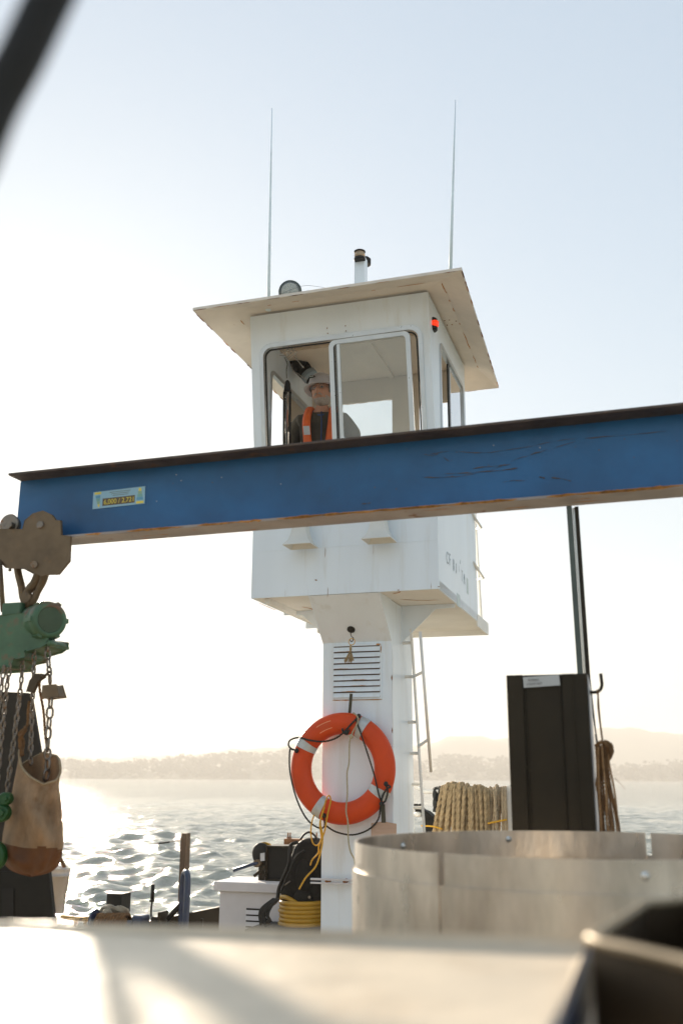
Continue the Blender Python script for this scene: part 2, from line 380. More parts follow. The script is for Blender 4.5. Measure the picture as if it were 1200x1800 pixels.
def interp(x, pts):
    if x <= pts[0][0]: return pts[0][1]
    for (a, b), (c, d) in zip(pts, pts[1:]):
        if x <= c: return b+(d-b)*(x-a)/(c-a)
    return pts[-1][1]
def ridge_mesh(name, Y0, depth, sil, m, label, frac=1., x0=-900, x1=2100, rough=1.):
    b = MB(); n = 150; rows = 7; vs = []
    for r in range(rows):
        t = r/(rows-1)
        for i in range(n):
            px = x0+(x1-x0)*i/(n-1); yy = interp(px, sil)
            top = max(.5, (1366-yy)/1812*(Y0+depth*.6))*frac
            Yw = Y0+depth*t; X = (px-600)/1812*Yw*1.0
            h = -1.5+(top+1.5)*math.sin(min(1, t/.6)*pi/2)*(1 if t <= .6 else 1-.5*(t-.6)/.4)
            h += rough*(sin(i*.9+r*2)+sin(i*2.3+r))*.6*(t > 0)
            vs.append(Vector((X, Yw, h if r else -2)))
    b.add(vs, [(r*n+i, r*n+i+1, (r+1)*n+i+1, (r+1)*n+i) for r in range(rows-1) for i in range(n-1)], 0, True)
    return tag(b.build(name, m), label, kind='structure')
SIL = [(-900, 1330), (-300, 1325), (110, 1337), (190, 1334), (212, 1346), (240, 1337), (270, 1334), (330, 1328), (360, 1330), (400, 1324), (430, 1317), (470, 1320), (510, 1313),
       (560, 1310), (640, 1318), (735, 1333), (775, 1326), (800, 1319), (830, 1330), (860, 1330), (890, 1326), (960, 1345), (1050, 1350), (1090, 1346), (1110, 1338), (1150, 1342), (1200, 1334), (1400, 1320), (2100, 1330)]
FAR = [(-900, 1345), (300, 1330), (480, 1312), (560, 1304), (700, 1318), (800, 1292), (880, 1296), (960, 1284), (1040, 1276), (1120, 1278), (1200, 1285), (1500, 1275), (2100, 1300)]
HILLM = mat('scrub_hill', (.10, .095, .055), .95, var=.3, scale=.02)
ridge_mesh('hill', 1000, 260, SIL, HILLM, 'low wooded shore across the bay', .6)
ridge_mesh('far_hill', 1500, 300, FAR, HILLM, 'faint ridge of hills fading into the haze behind the shore', 1., rough=3)
def woods():
    nt = 900; V_ = []; F_ = []
    for i in range(nt):
        px = -420+2100*rng.random(); t = rng.random()**1.3*.62; Y0 = 1000; Yw = Y0+260*t
        yy = interp(px, SIL); top = max(.5, (1366-yy)/1812*(Y0+156))
        X = (px-600)/1812*Yw; g = -1.5+(top*.6+1.5)*math.sin(min(1, t/.6)*pi/2)
        want = top-g if t > .4 else (6+8*rng.random())
        h = max(4, want*(.6+.5*rng.random())); w = h*(.5+.5*rng.random())
        nc = 11
        for c in range(nc):
            cx = X+rng.normal()*w*.5; cy = Yw+rng.normal()*w*.4; cz = g+h*(.12+.82*rng.random()**.8); cr = w*(.16+.22*rng.random())
            for q in range(16):
                v = rng.normal(size=3); v /= np.linalg.norm(v); c0 = np.array([cx, cy, cz])+v*cr*(.5+.6*rng.random())*np.array([1.35, 1.2, .6])
                a = rng.normal(size=3); a -= v*a.dot(v)*.6; a /= np.linalg.norm(a); bb = np.cross(v, a); s_ = .5+1.1*rng.random()
                o = len(V_); V_ += [c0+a*s_, c0-a*s_*.5+bb*s_, c0-a*s_*.5-bb*s_]; F_.append((o, o+1, o+2))
        o = len(V_); r_ = .35
        for k in range(3): V_.append(np.array([X+r_*cos(k*2.1), Yw+r_*sin(k*2.1), g-1])); 
        V_.append(np.array([X, Yw, g+h*.8])); F_ += [(o, o+1, o+3), (o+1, o+2, o+3), (o+2, o, o+3)]
    me = bpy.data.meshes.new('far_woodland'); me.from_pydata([tuple(v) for v in V_], [], F_)
    me.materials.append(mat('far_foliage', (.075, .065, .035), .9, var=.4, scale=.05))
    o = bpy.data.objects.new('far_woodland', me); COL.objects.link(o)
    tag(o, 'hazy belt of trees along the far shore', 'woodland', kind='stuff')
woods()

# ------------------------------------------------------------------ hull and deck
TW = W(-2.14, 7.5, 0)
b = MB()
outline = [(-5.6, -3), (-5.6, 6.0), (-5.05, 8.0), (-4.15, 9.35), (-2.6, 10.0), (0.3, 10.0), (1.8, 9.0), (2.2, 6), (2.2, -3)]
b.prism([W(u, v, -1.6) for u, v in outline], Z*1.6)
tag(b.build('deck', [DECK]), 'painted steel deck of the work boat', kind='structure')
# ------------------------------------------------------------------ control tower
T = thing('control_tower', 'white steel control tower with a windowed wheelhouse on a square column', 'wheelhouse', W(-2.14, 7.5, 0))
CL, CR, CF, CB = -2.412, -1.872, 7.2, 7.83
FLZ = 2.945; VF = 6.85; UL, UR = -2.868, -1.433
b = MB(); b.bx(CL, CR, CF, CB, 0, FLZ-.004)
b.prism([W(CL, CF, 2.632), W(CL, CF-.001, FLZ-.004), W(CL, VF+.004, FLZ-.004)], U*(CR-CL))
# stiffening plate that widens the column low at the back
b.prism([W(CL-.20, CB-.12, 0), W(CL-.17, CB-.12, 1.52), W(CL+.02, CB-.12, 1.95), W(CL+.02, CB-.12, 0)], V*.04)
b.ribbon([W(CR+.001, CF+.01*sin(i), 2.60-.09*i) for i in range(14)], .004, U, .001, 1)
for zz in (2.38, 2.0, 1.1): b.ribbon([W(CR-.003, CF, zz-.02*k) for k in range(3)], .012, -V, .0015, 1)
col = b.build('column', [WHITE, RUSTM], T, bevel=.004)
# gussets
for s_, u0, u1 in ((1, CR, UR), (-1, CL, UL)):
    b = MB(); v0 = 7.50
    b.prism([W(u0, v0, 2.66), W(u0, v0, FLZ-.003), W(u0+(u1-u0)*.96, v0, FLZ-.003), W(u0+(u1-u0)*.96, v0, FLZ-.03), W(u0+(u1-u0)*.62, v0, FLZ-.035)], V*.012)
    b.build('gusset', [WHITE], T, bevel=.002); b = MB()
    if s_ > 0: continue
    b.prism([W(u0, 8.05, 2.80), W(u0, 8.05, FLZ-.003), W(u0+(u1-u0)*.97, 8.05, FLZ-.003), W(u0+(u1-u0)*.97, 8.05, FLZ-.06), W(u0+(u1-u0)*.5, 8.05, FLZ-.06)], V*.012)
    b.build('gusset', [WHITE], T, bevel=.002)
# floor with side lips
b = MB(); b.bx(UL, UR, VF+.02, 8.95, FLZ, FLZ+.06)
b.bx(UL-.004, UL+.008, 8.40, 8.955, FLZ-.05, FLZ+.055); b.bx(UR-.008, UR+.004, 8.40, 8.955, FLZ-.05, FLZ+.055); b.bx(UL-.004, UR+.004, 8.953, 8.965, FLZ-.05, FLZ+.055)
for u in (UR-.10, UR-.22): pass
b.bx(UL+.09, UL+.13, VF+.05, 8.9, FLZ-.04, FLZ-.002)
for pts in ([(702, 1053), (742, 1055), (771, 1054)], [(690, 1043), (700, 1041), (703, 1039)], [(452, 1058), (480, 1070), (486, 1072)], [(530, 1066), (545, 1069), (560, 1075)]):
    b.ribbon(spline([pz(x, y, FLZ) for x, y in pts], 4), .016, -Z, .003, 1)
b.build('floor', [WHITE2, ORUST], T)
# lower walls
b = MB(); t_ = .012
b.bx(UL, UR, VF, VF+t_, FLZ-.002, 3.95)
b.bx(UL, UL+t_, VF+t_+.001, 8.45, FLZ-.002, 3.95); b.bx(UR-t_, UR, VF+t_+.001, 8.45, FLZ-.002, 3.95); b.bx(UL+t_+.001, UR-t_-.001, 8.44, 8.45, FLZ+.06, 3.95)
b.bx(UL+t_+.001, UR-t_-.001, 8.13, 8.439, 3.93, 3.948)
b.ribbon([W(UR-.003, VF, FLZ+.004+.0*i) for i in range(2)], .02, -V, .002, 1)
for x, y in ((771, 1031), (700, 1037), (555, 1019), (556, 1020)): b.ribbon([pv(x-2, y, VF), pv(x, y+.5, VF), pv(x+2, y, VF)], .009, -V, .002, 1)
b.beam(W(UL+.01, VF-.001, 3.30), W(UR-.01, VF-.001, 3.30), .004, .003, V)
for k in range(9):
    u = random.uniform(UL+.05, UR-.05); z = random.choice((3.30, 3.0, 3.85)); b.ribbon([W(u+.002*sin(j), VF, z-.02*j) for j in range(random.randint(2, 5))], .004, -V, .001, 1, .8)
b.build('lower_wall', [WHITE, RUSTM], T)
LK = .146
def lean(u, z, off=0): return W(u, 6.85-(z-3.95)*LK-off, z)
LN = (V*1+Z*LK).normalized()
ZT = 5.17
b = MB(); hole = rr(-2.772, -1.516, 4.02, 4.905, .075)
b.plate([[(UL, 3.95), (UR, 3.95), (UR, ZT), (UL, ZT)], hole], lambda a, c: lean(a, c), LN*.02)
for x, y in ((575, 577), (576, 586), (607, 573), (608, 582)):
    p = pl(x, y, V+Z*LK, 6.85+3.95*LK); b.lathe(p-LN*.002, -LN, [(.0045, 0), (.0045, .002), (0, .003)], 8, 1)
b.build('front_wall', [WHITE, RUSTM], T)
def sidewall(u, s_, name, v0, v1, ztop, zb=4.02):
    b = MB(); hole = rr(v0, v1, zb, ztop, .06)
    b.plate([[(6.85+.022, 3.951), (8.13, 3.951), (8.13, ZT), (6.85-(ZT-3.95)*LK+.022, ZT)], hole], lambda a, c: W(u, a, c), U*(-s_*.018))
    b.build(name, [WHITE], T)
    fb = MB(); o1 = rr(v0-.022, v1+.022, zb-.022, ztop+.022, .075); o2 = rr(v0+.012, v1-.012, zb+.012, ztop-.012, .05)
    fb.plate([o1, o2], lambda a, c: W(u+s_*.010, a, c), U*(-s_*.036))
    vm = v0+(v1-v0)*.44
    fr = fb.build('side_window_frame', [ALUF], T, bevel=.002)
    fb = MB()
    fb.plate([rr(vm-.02, v1-.014, zb+.014, ztop-.014, .05), rr(vm+.012, v1-.045, zb+.045, ztop-.045, .03)], lambda a, c: W(u-s_*.004, a, c), U*(-s_*.012))
    fb.bx(u-s_*.022 if s_ > 0 else u+.010, u-s_*.010 if s_ > 0 else u+.022, vm-.05, vm-.03, zb, ztop, 1)
    sh = fb.build('side_window_sash', [ALUF, RUBB], T)
    g = MB(); g.plate([rr(vm+.010, v1-.043, zb+.043, ztop-.043, .03)], lambda a, c: W(u-s_*.009, a, c), U*.003); g.build('pane', [GLASS], sh)
sidewall(UR, 1, 'side_wall', 7.07, 8.02, 4.92)
sidewall(UL+.002, -1, 'side_wall', 7.10, 8.00, 4.875)
# back wall with two openings
b = MB(); b.plate([[(UL+.02, 3.951), (UR-.02, 3.951), (UR-.02, ZT), (UL+.02, ZT)], rr(-2.60, -2.09, 4.02, 4.93, .01), rr(-1.845, -1.50, 4.02, 4.845, .03)], lambda a, c: W(a, 8.12, c), V*.018)
b.build('back_wall', [INNER], T)
b = MB(); b.bx(UL+.02, UR-.02, 6.78, 8.11, ZT-.03, ZT-.012); b.bx(UL+.03, UR-.03, 7.28, 7.31, ZT-.055, ZT-.032); b.bx(-2.1, -2.06, 6.80, 8.10, ZT-.052, ZT-.032)
b.build('ceiling', [INNER], T)
# inner brackets and console under the sill
b = MB(); b.bx(-2.75, -1.55, 6.90, 7.12, 3.05, 3.98); b.bx(-2.70, -1.6, 6.92, 7.10, 3.982, 4.0, 1)
b.build('console', [HOUS, DARK], T, bevel=.01)
# front window
b = MB(); b.plate([rr(-2.798, -1.490, 3.995, 4.932, .095), rr(-2.765, -1.523, 4.025, 4.898, .07)], lambda a, c: lean(a, c, .010), LN*.034)
wf = b.build('front_window_frame', [ALUF], T, bevel=.002)
b = MB(); b.plate([rr(-2.757, -1.531, 4.033, 4.890, .064), rr(-2.747, -1.541, 4.043, 4.880, .058)], lambda a, c: lean(a, c, -.004), LN*.012); b.build('rubber_seal', [RUBB], wf)
b = MB(); b.plate([rr(-2.226, -1.585, 4.04, 4.893, .05), rr(-2.190, -1.621, 4.075, 4.862, .03)], lambda a, c: lean(a, c, .004), LN*.016)
b.plate([rr(-2.165, -2.140, 4.05, 4.86, .002)], lambda a, c: lean(a, c, -.002), LN*.016)
sash = b.build('sliding_sash', [ALUF], T, bevel=.0015)
b = MB(); b.plate([rr(-2.191, -2.180, 4.07, 4.865, .002)], lambda a, c: lean(a, c, .0025), LN*.006); b.plate([rr(-2.178, -2.167, 4.07, 4.865, .002)], lambda a, c: lean(a, c, -.004), LN*.006); b.build('rubber_seal', [RUBB], sash)
b = MB(); b.plate([rr(-2.192, -1.619, 4.073, 4.864, .03)], lambda a, c: lean(a, c, -.003), LN*.003); b.build('pane', [GLASS], sash)
# roof with drooping eaves
def roofpt(u, v, z): return W(u, v, z)
E = [(-3.19, 6.31), (-1.105, 6.29), (-1.195, 8.56), (-3.19, 8.56)]; M_ = [(-2.96, 6.52), (-1.30, 6.52), (-1.32, 8.26), (-2.96, 8.26)]
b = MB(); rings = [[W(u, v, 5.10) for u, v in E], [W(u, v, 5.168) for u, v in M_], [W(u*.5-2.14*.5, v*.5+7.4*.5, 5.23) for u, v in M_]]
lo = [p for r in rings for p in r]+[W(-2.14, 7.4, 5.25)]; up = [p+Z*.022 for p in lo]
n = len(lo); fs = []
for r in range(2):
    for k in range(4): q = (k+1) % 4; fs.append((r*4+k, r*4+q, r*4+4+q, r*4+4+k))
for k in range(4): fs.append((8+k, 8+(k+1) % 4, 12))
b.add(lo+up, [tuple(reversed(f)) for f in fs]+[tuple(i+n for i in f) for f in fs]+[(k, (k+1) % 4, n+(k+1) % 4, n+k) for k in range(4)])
def rs(pts, w=.011, z=None):
    P = [pz(x, y, z or 5.14) for x, y in pts]; b.ribbon(spline(P, 5), w, -Z, .004, 1)
M5 = rings[1]
def on_crease(i, t0, t1, w=.009):
    a, c = M5[i], M5[(i+1) % 4]; b.ribbon([a.lerp(c, t0+(t1-t0)*k/8)-Z*.002+U*random.uniform(-.004, .004) for k in range(9)], w, -Z, .002, 1)
for i, t0, t1 in ((1, .02, .12), (1, .18, .20), (1, .26, .30), (1, .42, .44), (1, .52, .72), (1, .80, .9), (1, .93, .96), (0, .80, .93), (0, .68, .70), (0, .30, .335), (0, .18, .2), (3, .55, .70), (3, .75, .78), (3, .85, .9)): on_crease(i, t0, t1)
Ev = rings[0]
for i in range(4):
    for k in range(12):
        t0 = random.random()*.95; a, c = Ev[i], Ev[(i+1) % 4]
        b.ribbon([a.lerp(c, t0+.05*j/5)+Z*.004-Z*.004 for j in range(6)], .012, -Z, .002, 2 if random.random() < .7 else 1, .7)
for x, y in ((781, 563), (789.5, 562), (785.5, 571), (794, 570), (801, 564)): b.lathe(pz(x, y, 5.155)-Z*.001, -Z, [(.006, 0), (.006, .003), (0, .004)], 8, 2)
b.build('roof', [mat('roof_warm_shade_paint', (.71, .65, .58), .55, var=.08, scale=5, bump=.12, bscale=25, col2=(.4, .26, .14), thr=.71, sharp=.03, scale2=24), ORUST, RUSTM], T)  # tan base colour includes the soffit's warm bounced shade
# lights, whips, mast
def whip(x0, y0, x1, y1, v):
    a = pv(x0, y0+8, v); c = pv(x1, y1, v); b = MB(); b.tube([a, a.lerp(c, .35), a.lerp(c, .7), c], [.0135, .0105, .007, .0032], 8); b.lathe(a-Z*.05, Z, [(.022, 0), (.022, .07), (.014, .09)], 12)
    return b.build('whip_antenna', [mat('antenna_white', (.72, .84, .90), .3)], T)
whip(472, 527, 478, 190, 6.62); whip(791, 476, 800, 176, 6.62)
b = MB(); c = pv(510, 513, 6.62); ax = (CO-c).normalized(); ax = (ax+Z*.25+U*-.12).normalized()
b.lathe(c-ax*.03, ax, [(.03, -.05), (.07, -.02), (.088, .02), (.092, .035), (.088, .0445), (.079, .0445)], 28); b.f.pop(); b.m.pop(); b.s.pop()
b.lathe(c-ax*.03, ax, [(.079, .0435), (.05, .015), (0.0, .0)], 28, 1); b.ball(c+ax*.01, .014, mi=1); b.tube([c-ax*.06-Z*.1, c-ax*.06], .012)
fl = b.build('flood_lamp', [GREYG, mat('reflector', (.75, .75, .72), .28, metal=.5)], T); b = MB(); b.lathe(c-ax*.03, ax, [(.080, .045), (.06, .052), (0, .058)], 28); b.build('lens', [LENS], fl)
b = MB(); p = pv(634, 505, 6.85); q = pv(634, 455, 6.85); b.beam(p-Z*.12, q, .085, .085, V); b.build('mast', [WHITE], T, bevel=.004)
b = MB(); c = pv(632, 448, 6.79); b.lathe(c-Z*.05, Z, [(.043, 0), (.046, .008), (.044, .022)], 20); b.build('mast_light', [RUBB], T); b = MB(); b.lathe(c-Z*.05, Z, [(.044, .068), (.046, .078), (.03, .088), (0, .09)], 20)
ml = b.build('lamp_cap', [RUBB], T); c2 = pv(643, 458, 6.93); b = MB(); b.lathe(c2-Z*.04, Z, [(.038, 0), (.04, .05), (.02, .07), (0, .07)], 16); b.build('horn_disc', [RUBB], T); b = MB(); b.lathe(c-Z*.0275, Z, [(.040, 0), (.043, .022), (.040, .045)], 20); b.build('lens', [AMBL], ml)
b = MB(); b.tube(spline([pv(470, 527, 6.6), pv(488, 519, 6.55), pv(530, 503, 6.6), pv(560, 504, 6.6), pv(585, 510, 6.5)], 5), .0012, 4); b.build('roof_cable', [RUBB], T)
for nm, c, s_, lm in (('r', W(UR, 6.84, 4.975), 1, REDL), ('g', W(UL+.002, 6.86, 4.99), -1, GRNL)):
    b = MB(); b.lathe(c-Z*.05, Z, [(.030, 0), (.040, .01), (.042, .03), (.042, .075), (.040, .095), (.028, .105)], 18, sc2=(.8, 1), xdir=U)
    nl = b.build('navigation_light', [RUBB], T); b = MB(); q = c+U*s_*.012-V*.012*(s_ > 0)
    b.lathe(q-Z*.022, Z, [(.026, 0), (.033, .006), (.034, .04), (.026, .048)], 18); b.build('lens', [lm], nl)
# horns
for (xn, xm, ym) in ((531, 528, 966), (664, 666, 956)):
    b = MB(); c = pv(xm, ym-5, VF-.12); rings = []
    for k, (hw, hz) in enumerate([(.045, .30), (.047, .22), (.052, .15), (.062, .09), (.080, .04), (.108, .006), (.110, 0)]):
        q = c+Z*hz+V*(.004*k*0); d_ = hw*.85
        rings.append([q+U*hw-V*d_, q+U*hw+V*d_, q-U*hw+V*d_, q-U*hw-V*d_])
    inner = [[p.lerp(c+Z*.02, .07) for p in rings[-1]], [p.lerp(c+Z*.1, .5)+Z*.03 for p in rings[-1]], [c+Z*.12+(p-c)*.2 for p in rings[-1]]]
    R_ = rings+inner; vs = [p for r in R_ for p in r]
    fs = [(i*4+k, i*4+(k+1) % 4, i*4+4+(k+1) % 4, i*4+4+k) for i in range(len(R_)-1) for k in range(4)]
    b.add(vs, fs, 0, False); b.s = [True]*len(b.s); b.bx(U.dot(c)-.03, U.dot(c)+.03, VF-.10, VF+.001, c.z+.24, c.z+.32)
    b.ball(c+Z*.085, .018)
    b.build('loudhailer_horn', [WHITE3], T, bevel=.004)
# vent louver on the column
a = pv(587, 1137, CF); c = pv(668, 1227, CF); u0, u1 = U.dot(a), U.dot(pv(668, 1140, CF)); z1, z0 = a.z, pv(588, 1227, CF).z
b = MB(); b.bx(u0, u1, CF-.004, CF+.003, z0, z1, 2)
b.bx(u0-.012, u0, CF-.012, CF, z0-.012, z1+.012); b.bx(u1, u1+.012, CF-.012, CF, z0-.012, z1+.012); b.bx(u0-.0, u1+.0, CF-.012, CF, z1, z1+.012); b.bx(u0, u1, CF-.012, CF, z0-.012, z0)
ns = 9
for k in range(ns):
    za = z0+(z1-z0)*k/ns; zb = za+(z1-z0)/ns
    b.hexa([W(u0, CF-.022, za+.001), W(u1, CF-.022, za+.001), W(u1, CF-.019, za+.0), W(u0, CF-.019, za),
            W(u0, CF-.0085, zb-.008), W(u1, CF-.0085, zb-.008), W(u1, CF-.0045, zb-.008), W(u0, CF-.0045, zb-.008)])
for k in (1, 2, 3, 5, 8):
    za = z0+(z1-z0)*k/ns; s0 = random.uniform(u0, u0+.15); b.ribbon([W(s0+.03*i, CF-.0225, za+.002) for i in range(5)], .005, -V, .001, 1, .7)
b.ribbon([W(u0-.01+.035*i, CF-.001, z0-.018) for i in range(int((u1-u0)/.035)+2)], .009, -V, .001, 1, .8)
b.ribbon([W(u1-.03+.01*i, CF-.012, z1+.006) for i in range(5)], .012, -V, .001, 1); b.ribbon([W(u1+.008, CF-.012, z1-.02*i) for i in range(4)], .009, -V, .001, 1)
b.build('vent_louver', [WHITE, ORUST, mat('louver_gap', (.10, .06, .035), .9)], T)
# hook on flare
hk = pv(617, 1106, 7.04); fn = (V*.75+Z*.8).normalized()
hk = pl(617, 1106, Vector(V*.313+Z*.35).normalized(), (Vector(V*.313+Z*.35).normalized()).dot(W(0, CF, 2.632)))
nn = -Vector(V*.313+Z*.35).normalized()
b = MB(); b.lathe(hk, nn, [(.030, 0), (.030, .008), (.012, .012), (.010, .03), (0, .032)], 20)
b.tube(spline([hk+nn*.025, pv(617, 1118, 7.03), pv(621, 1122, 7.03), pv(618, 1128, 7.03), pv(614, 1124, 7.03)], 5), .003, 6)
b.build('eye_hook', [DARK], T)
# grab rail on column foot
b = MB(); a = pv(546, 1545, CF-.05); c = pv(640, 1548, CF-.05); b.beam(a, c, .02, .014); b.beam(a-Z*.025, c-Z*.025, .02, .012)
for x in (575, 606): q = pv(x, 1549, CF-.045); b.lathe(q+V*.045, -V, [(.016, 0), (.016, .055), (.01, .06)], 6, 1)
b.build('bolted_bar', [HOUS, RUSTM], T, bevel=.002)
# side lettering
LT = mat('faded_letters', (.44, .51, .56), .6, var=.4, scale=30)
def sidept(x, y): return pu(x, y, UR+.002)
p0 = sidept(785, 990); 
def st(s, x, y, size, mt=LT, sx=.8):
    return text(s, size, sidept(x, y), V, Z, mt, T, 'lettering', .0005, sx)
st('C', 784.5, 989, .135); st('F', 789.3, 993, .135); st('8', 796, 1002, .135); 
LT2 = mat('fainter_letters', (.62, .67, .71), .6, var=.3, scale=40); st('0', 801, 1007, .12, LT2, .6); st('1', 806, 1005, .07, LT2, .6); st("'", 808.5, 1003, .12); st('T', 811, 1021, .135, LT2, .6); st('M', 815, 1026, .125, LT, .5)
b = MB(); q = sidept(820, 1030); b.bx(UR+.0005, UR+.0015, V.dot(q)-.0, V.dot(q)+.07, q.z-.06, q.z+.07); b.build('faded_sticker', [mat('faded_sticker', (.58, .66, .66), .6, var=.06, scale=20)], T); b = MB(); q = sidept(803, 1053); b.bx(UR+.0005, UR+.0015, V.dot(q), V.dot(q)+.13, q.z-.05, q.z+.05)
b.build('faded_sticker', [mat('faded_sticker', (.58, .66, .66), .6, var=.06, scale=20)], T)
# ladder and guard rail behind
b = MB(); R1 = [pu(722, 1105, -1.80), pu(728, 1200, -1.80), pu(745, 1458, -1.80)]; b.beam(R1[0], R1[2]+(R1[2]-R1[0]).normalized()*1.2, .045, .012, U)
R1b = [p-U*.36 for p in (R1[0], R1[2])]; b.beam(R1b[0], R1b[1]+(R1b[1]-R1b[0]).normalized()*1.2, .045, .012, U)
for y in (1130, 1190, 1270, 1325, 1379, 1420, 1478, 1530):
    t = (y-1105)/(1458-1105); p = R1[0].lerp(R1[2], t); b.tube([p, p-U*.36], .012, 8)
b.build('ladder', [WHITE2], T)
b = MB(); R2 = [pu(738, 1110, -1.62), pu(757, 1357, -1.62)]; b.tube(R2, .011, 8)
for y0, y1 in ((1190, 1181), (1312, 1299)):
    b.tube([pu(725+(y0-1190)*.083, y0, -1.80), pu(743.5+(y1-1181)*.085, y1, -1.62)], .011, 8)
b.build('ladder_handrail', [WHITE2], T)
b = MB(); ps = [pv(834, 908, 8.92), pv(837, 1000, 8.92), pv(845, 1092, 8.92)]; b.tube([ps[0]+Z*.25, ps[0], ps[2]], .014, 8)
for (x0, y0, x1, y1) in ((829, 903, 845, 927), (831, 988, 849, 1016)):
    a = pu(x0, y0, UR); c = pu(x1, y1, UR+.03); b.tube([a, c], .012, 8); q = pv(837 if y0 < 950 else 838, y1-1+4, 8.92); b.tube([c, q], .011, 8)
b.build('guard_rail', [WHITE2], T)

# ------------------------------------------------------------------ things inside the wheelhouse
def iv(x, y, v): return pv(x, y, v)
b = MB(); c = iv(514, 612, 6.98); root = thing('interior_lamp', 'bare chrome lamp fitting on the wheelhouse ceiling with tangled wires', 'lamp', Vector((c.x, c.y, ZT-.03)))
b.lathe(Vector((c.x, c.y, ZT-.031)), -Z, [(.05, 0), (.05, .012), (.02, .02), (.018, .06), (0, .062)], 16)
for k in range(3):
    a = k*2.1; q = Vector((c.x+.045*cos(a), c.y+.03*sin(a), ZT-.07)); b.lathe(q, -Z+Vector((cos(a)*.4, sin(a)*.4, 0)), [(.006, -.03), (.012, 0), (.022, .03), (.026, .05), (.02, .05), (0, .02)], 10)
b.build('fitting', [CHROME], root); b = MB()
for k in range(7):
    P = [Vector((c.x+random.uniform(-.03, .03), c.y+random.uniform(-.02, .02), ZT-.05))]
    for j in range(5): P.append(P[0]+Vector((random.uniform(-.09, .03), random.uniform(-.03, .03), -.05-.035*j+random.uniform(-.02, .02))))
    b.tube(spline(P, 5), .0022, 5)
b.tube(spline([iv(518, 628, 7.0), iv(525, 636, 7.0), iv(534, 647, 7.0)], 3), .0035, 5)
b.build('wiring', [CHROME], root)
root = thing('hand_microphone', 'black radio microphone hanging on its cord beside the side window', 'microphone', iv(505, 690, 7.0)); b = MB()
c = iv(505, 678, 7.0); b.ball(c, (.026, .018, .05)); b.bx(U.dot(c)-.025, U.dot(c)+.025, V.dot(c)-.016, V.dot(c)+.016, c.z-.055, c.z); b.build('body', [RUBB], root, bevel=.005)
b = MB(); b.tube(spline([iv(504, 665, 7.0), iv(503.5, 650, 7.0), iv(505, 640, 7.0), iv(500, 628, 7.0)], 5), .003, 5); b.build('cord', [RUBB], root)
root = thing('window_prop', 'dark vertical tube with a bright glass edge inside the left window', 'tube', iv(504, 780, 7.02)); b = MB()
for x0, x1, m_ in ((498, 502, 0), (508, 512, 0)):
    b.tube([iv(x0+1.5, 690, 7.02), iv(x0+1, 800, 7.02)], .0105, 8, mi=m_)
b.tube(spline([iv(499.5, 692, 7.02), iv(500.5, 686, 7.02), iv(505, 683.5, 7.02), iv(509, 686, 7.02), iv(510, 692, 7.02)], 4), .0105, 8)
b.build('tube_frame', [RUBB], root); b = MB(); b.beam(iv(505, 694, 7.03), iv(504, 800, 7.03), .028, .004, U); b.build('glass_insert', [CHROME], root)
root = thing('swivel_arm', 'black jointed arm on the ceiling behind the hard hat', 'arm', iv(530, 640, 7.75)); b = MB()
a = iv(512, 628, 7.55); c = iv(532, 648, 7.60); d = iv(548, 668, 7.65)
b.tube([iv(495, 612, 7.5), a], .03, 10); b.tube([a, c], [.055, .075], 10); b.tube([c, d], [.075, .055], 10); b.build('arm', [RUBB], root)
b = MB(); b.tube([iv(541, 657, 7.6), iv(546, 663, 7.6)], .075, 10); b.build('collar', [mat('grey_collar', (.25, .30, .33), .5)], root)
b = MB(); b.chain([iv(512, 640, 7.5), iv(516, 652, 7.5), iv(528, 660, 7.5), iv(540, 668, 7.5)], .02, .012, .0015); b.build('bead_chain', [CHROME], root)
b = MB(); c = W(-2.06+.18, 7.05, ZT-.034); b2 = thing('dome_light', 'round clear dome light on the ceiling seen through the sliding pane', 'lamp', c)
b.lathe(c, -Z, [(.075, 0), (.075, .015), (.05, .04), (0, .05)], 20); b.build('dome', [mat('dome_plastic', (.75, .75, .72), .2, trans=.3)], b2)

# ------------------------------------------------------------------ the skipper
def eval_mesh(ob):
    dg = bpy.context.evaluated_depsgraph_get(); dg.update(); return bpy.data.meshes.new_from_object(ob.evaluated_get(dg))
def skin_chain(verts, edges, root=0, sub=2):
    me = bpy.data.meshes.new('k'); me.from_pydata([v[:3] for v in verts], edges, []); o = bpy.data.objects.new('k', me); COL.objects.link(o)
    sm = o.modifiers.new('s', 'SKIN'); sl = me.skin_vertices[0].data if me.skin_vertices else None
    if sl is None:
        import bmesh as bm_; b_ = bm_.new(); b_.from_mesh(me); b_.verts.layers.skin.verify(); b_.to_mesh(me); b_.free(); sl = me.skin_vertices[0].data
    for i, v in enumerate(verts):
        r = v[3] if hasattr(v[3], '__len__') else (v[3], v[3]); sl[i].radius = r; sl[i].use_root = (i == root)
    if sub: m = o.modifiers.new('b', 'SUBSURF'); m.levels = m.render_levels = sub
    r = eval_mesh(o); COL.objects.unlink(o); bpy.data.objects.remove(o)
    V_ = [v.co.copy() for v in r.vertices]; F_ = [list(p.vertices) for p in r.polygons]; bpy.data.meshes.remove(r); return V_, F_
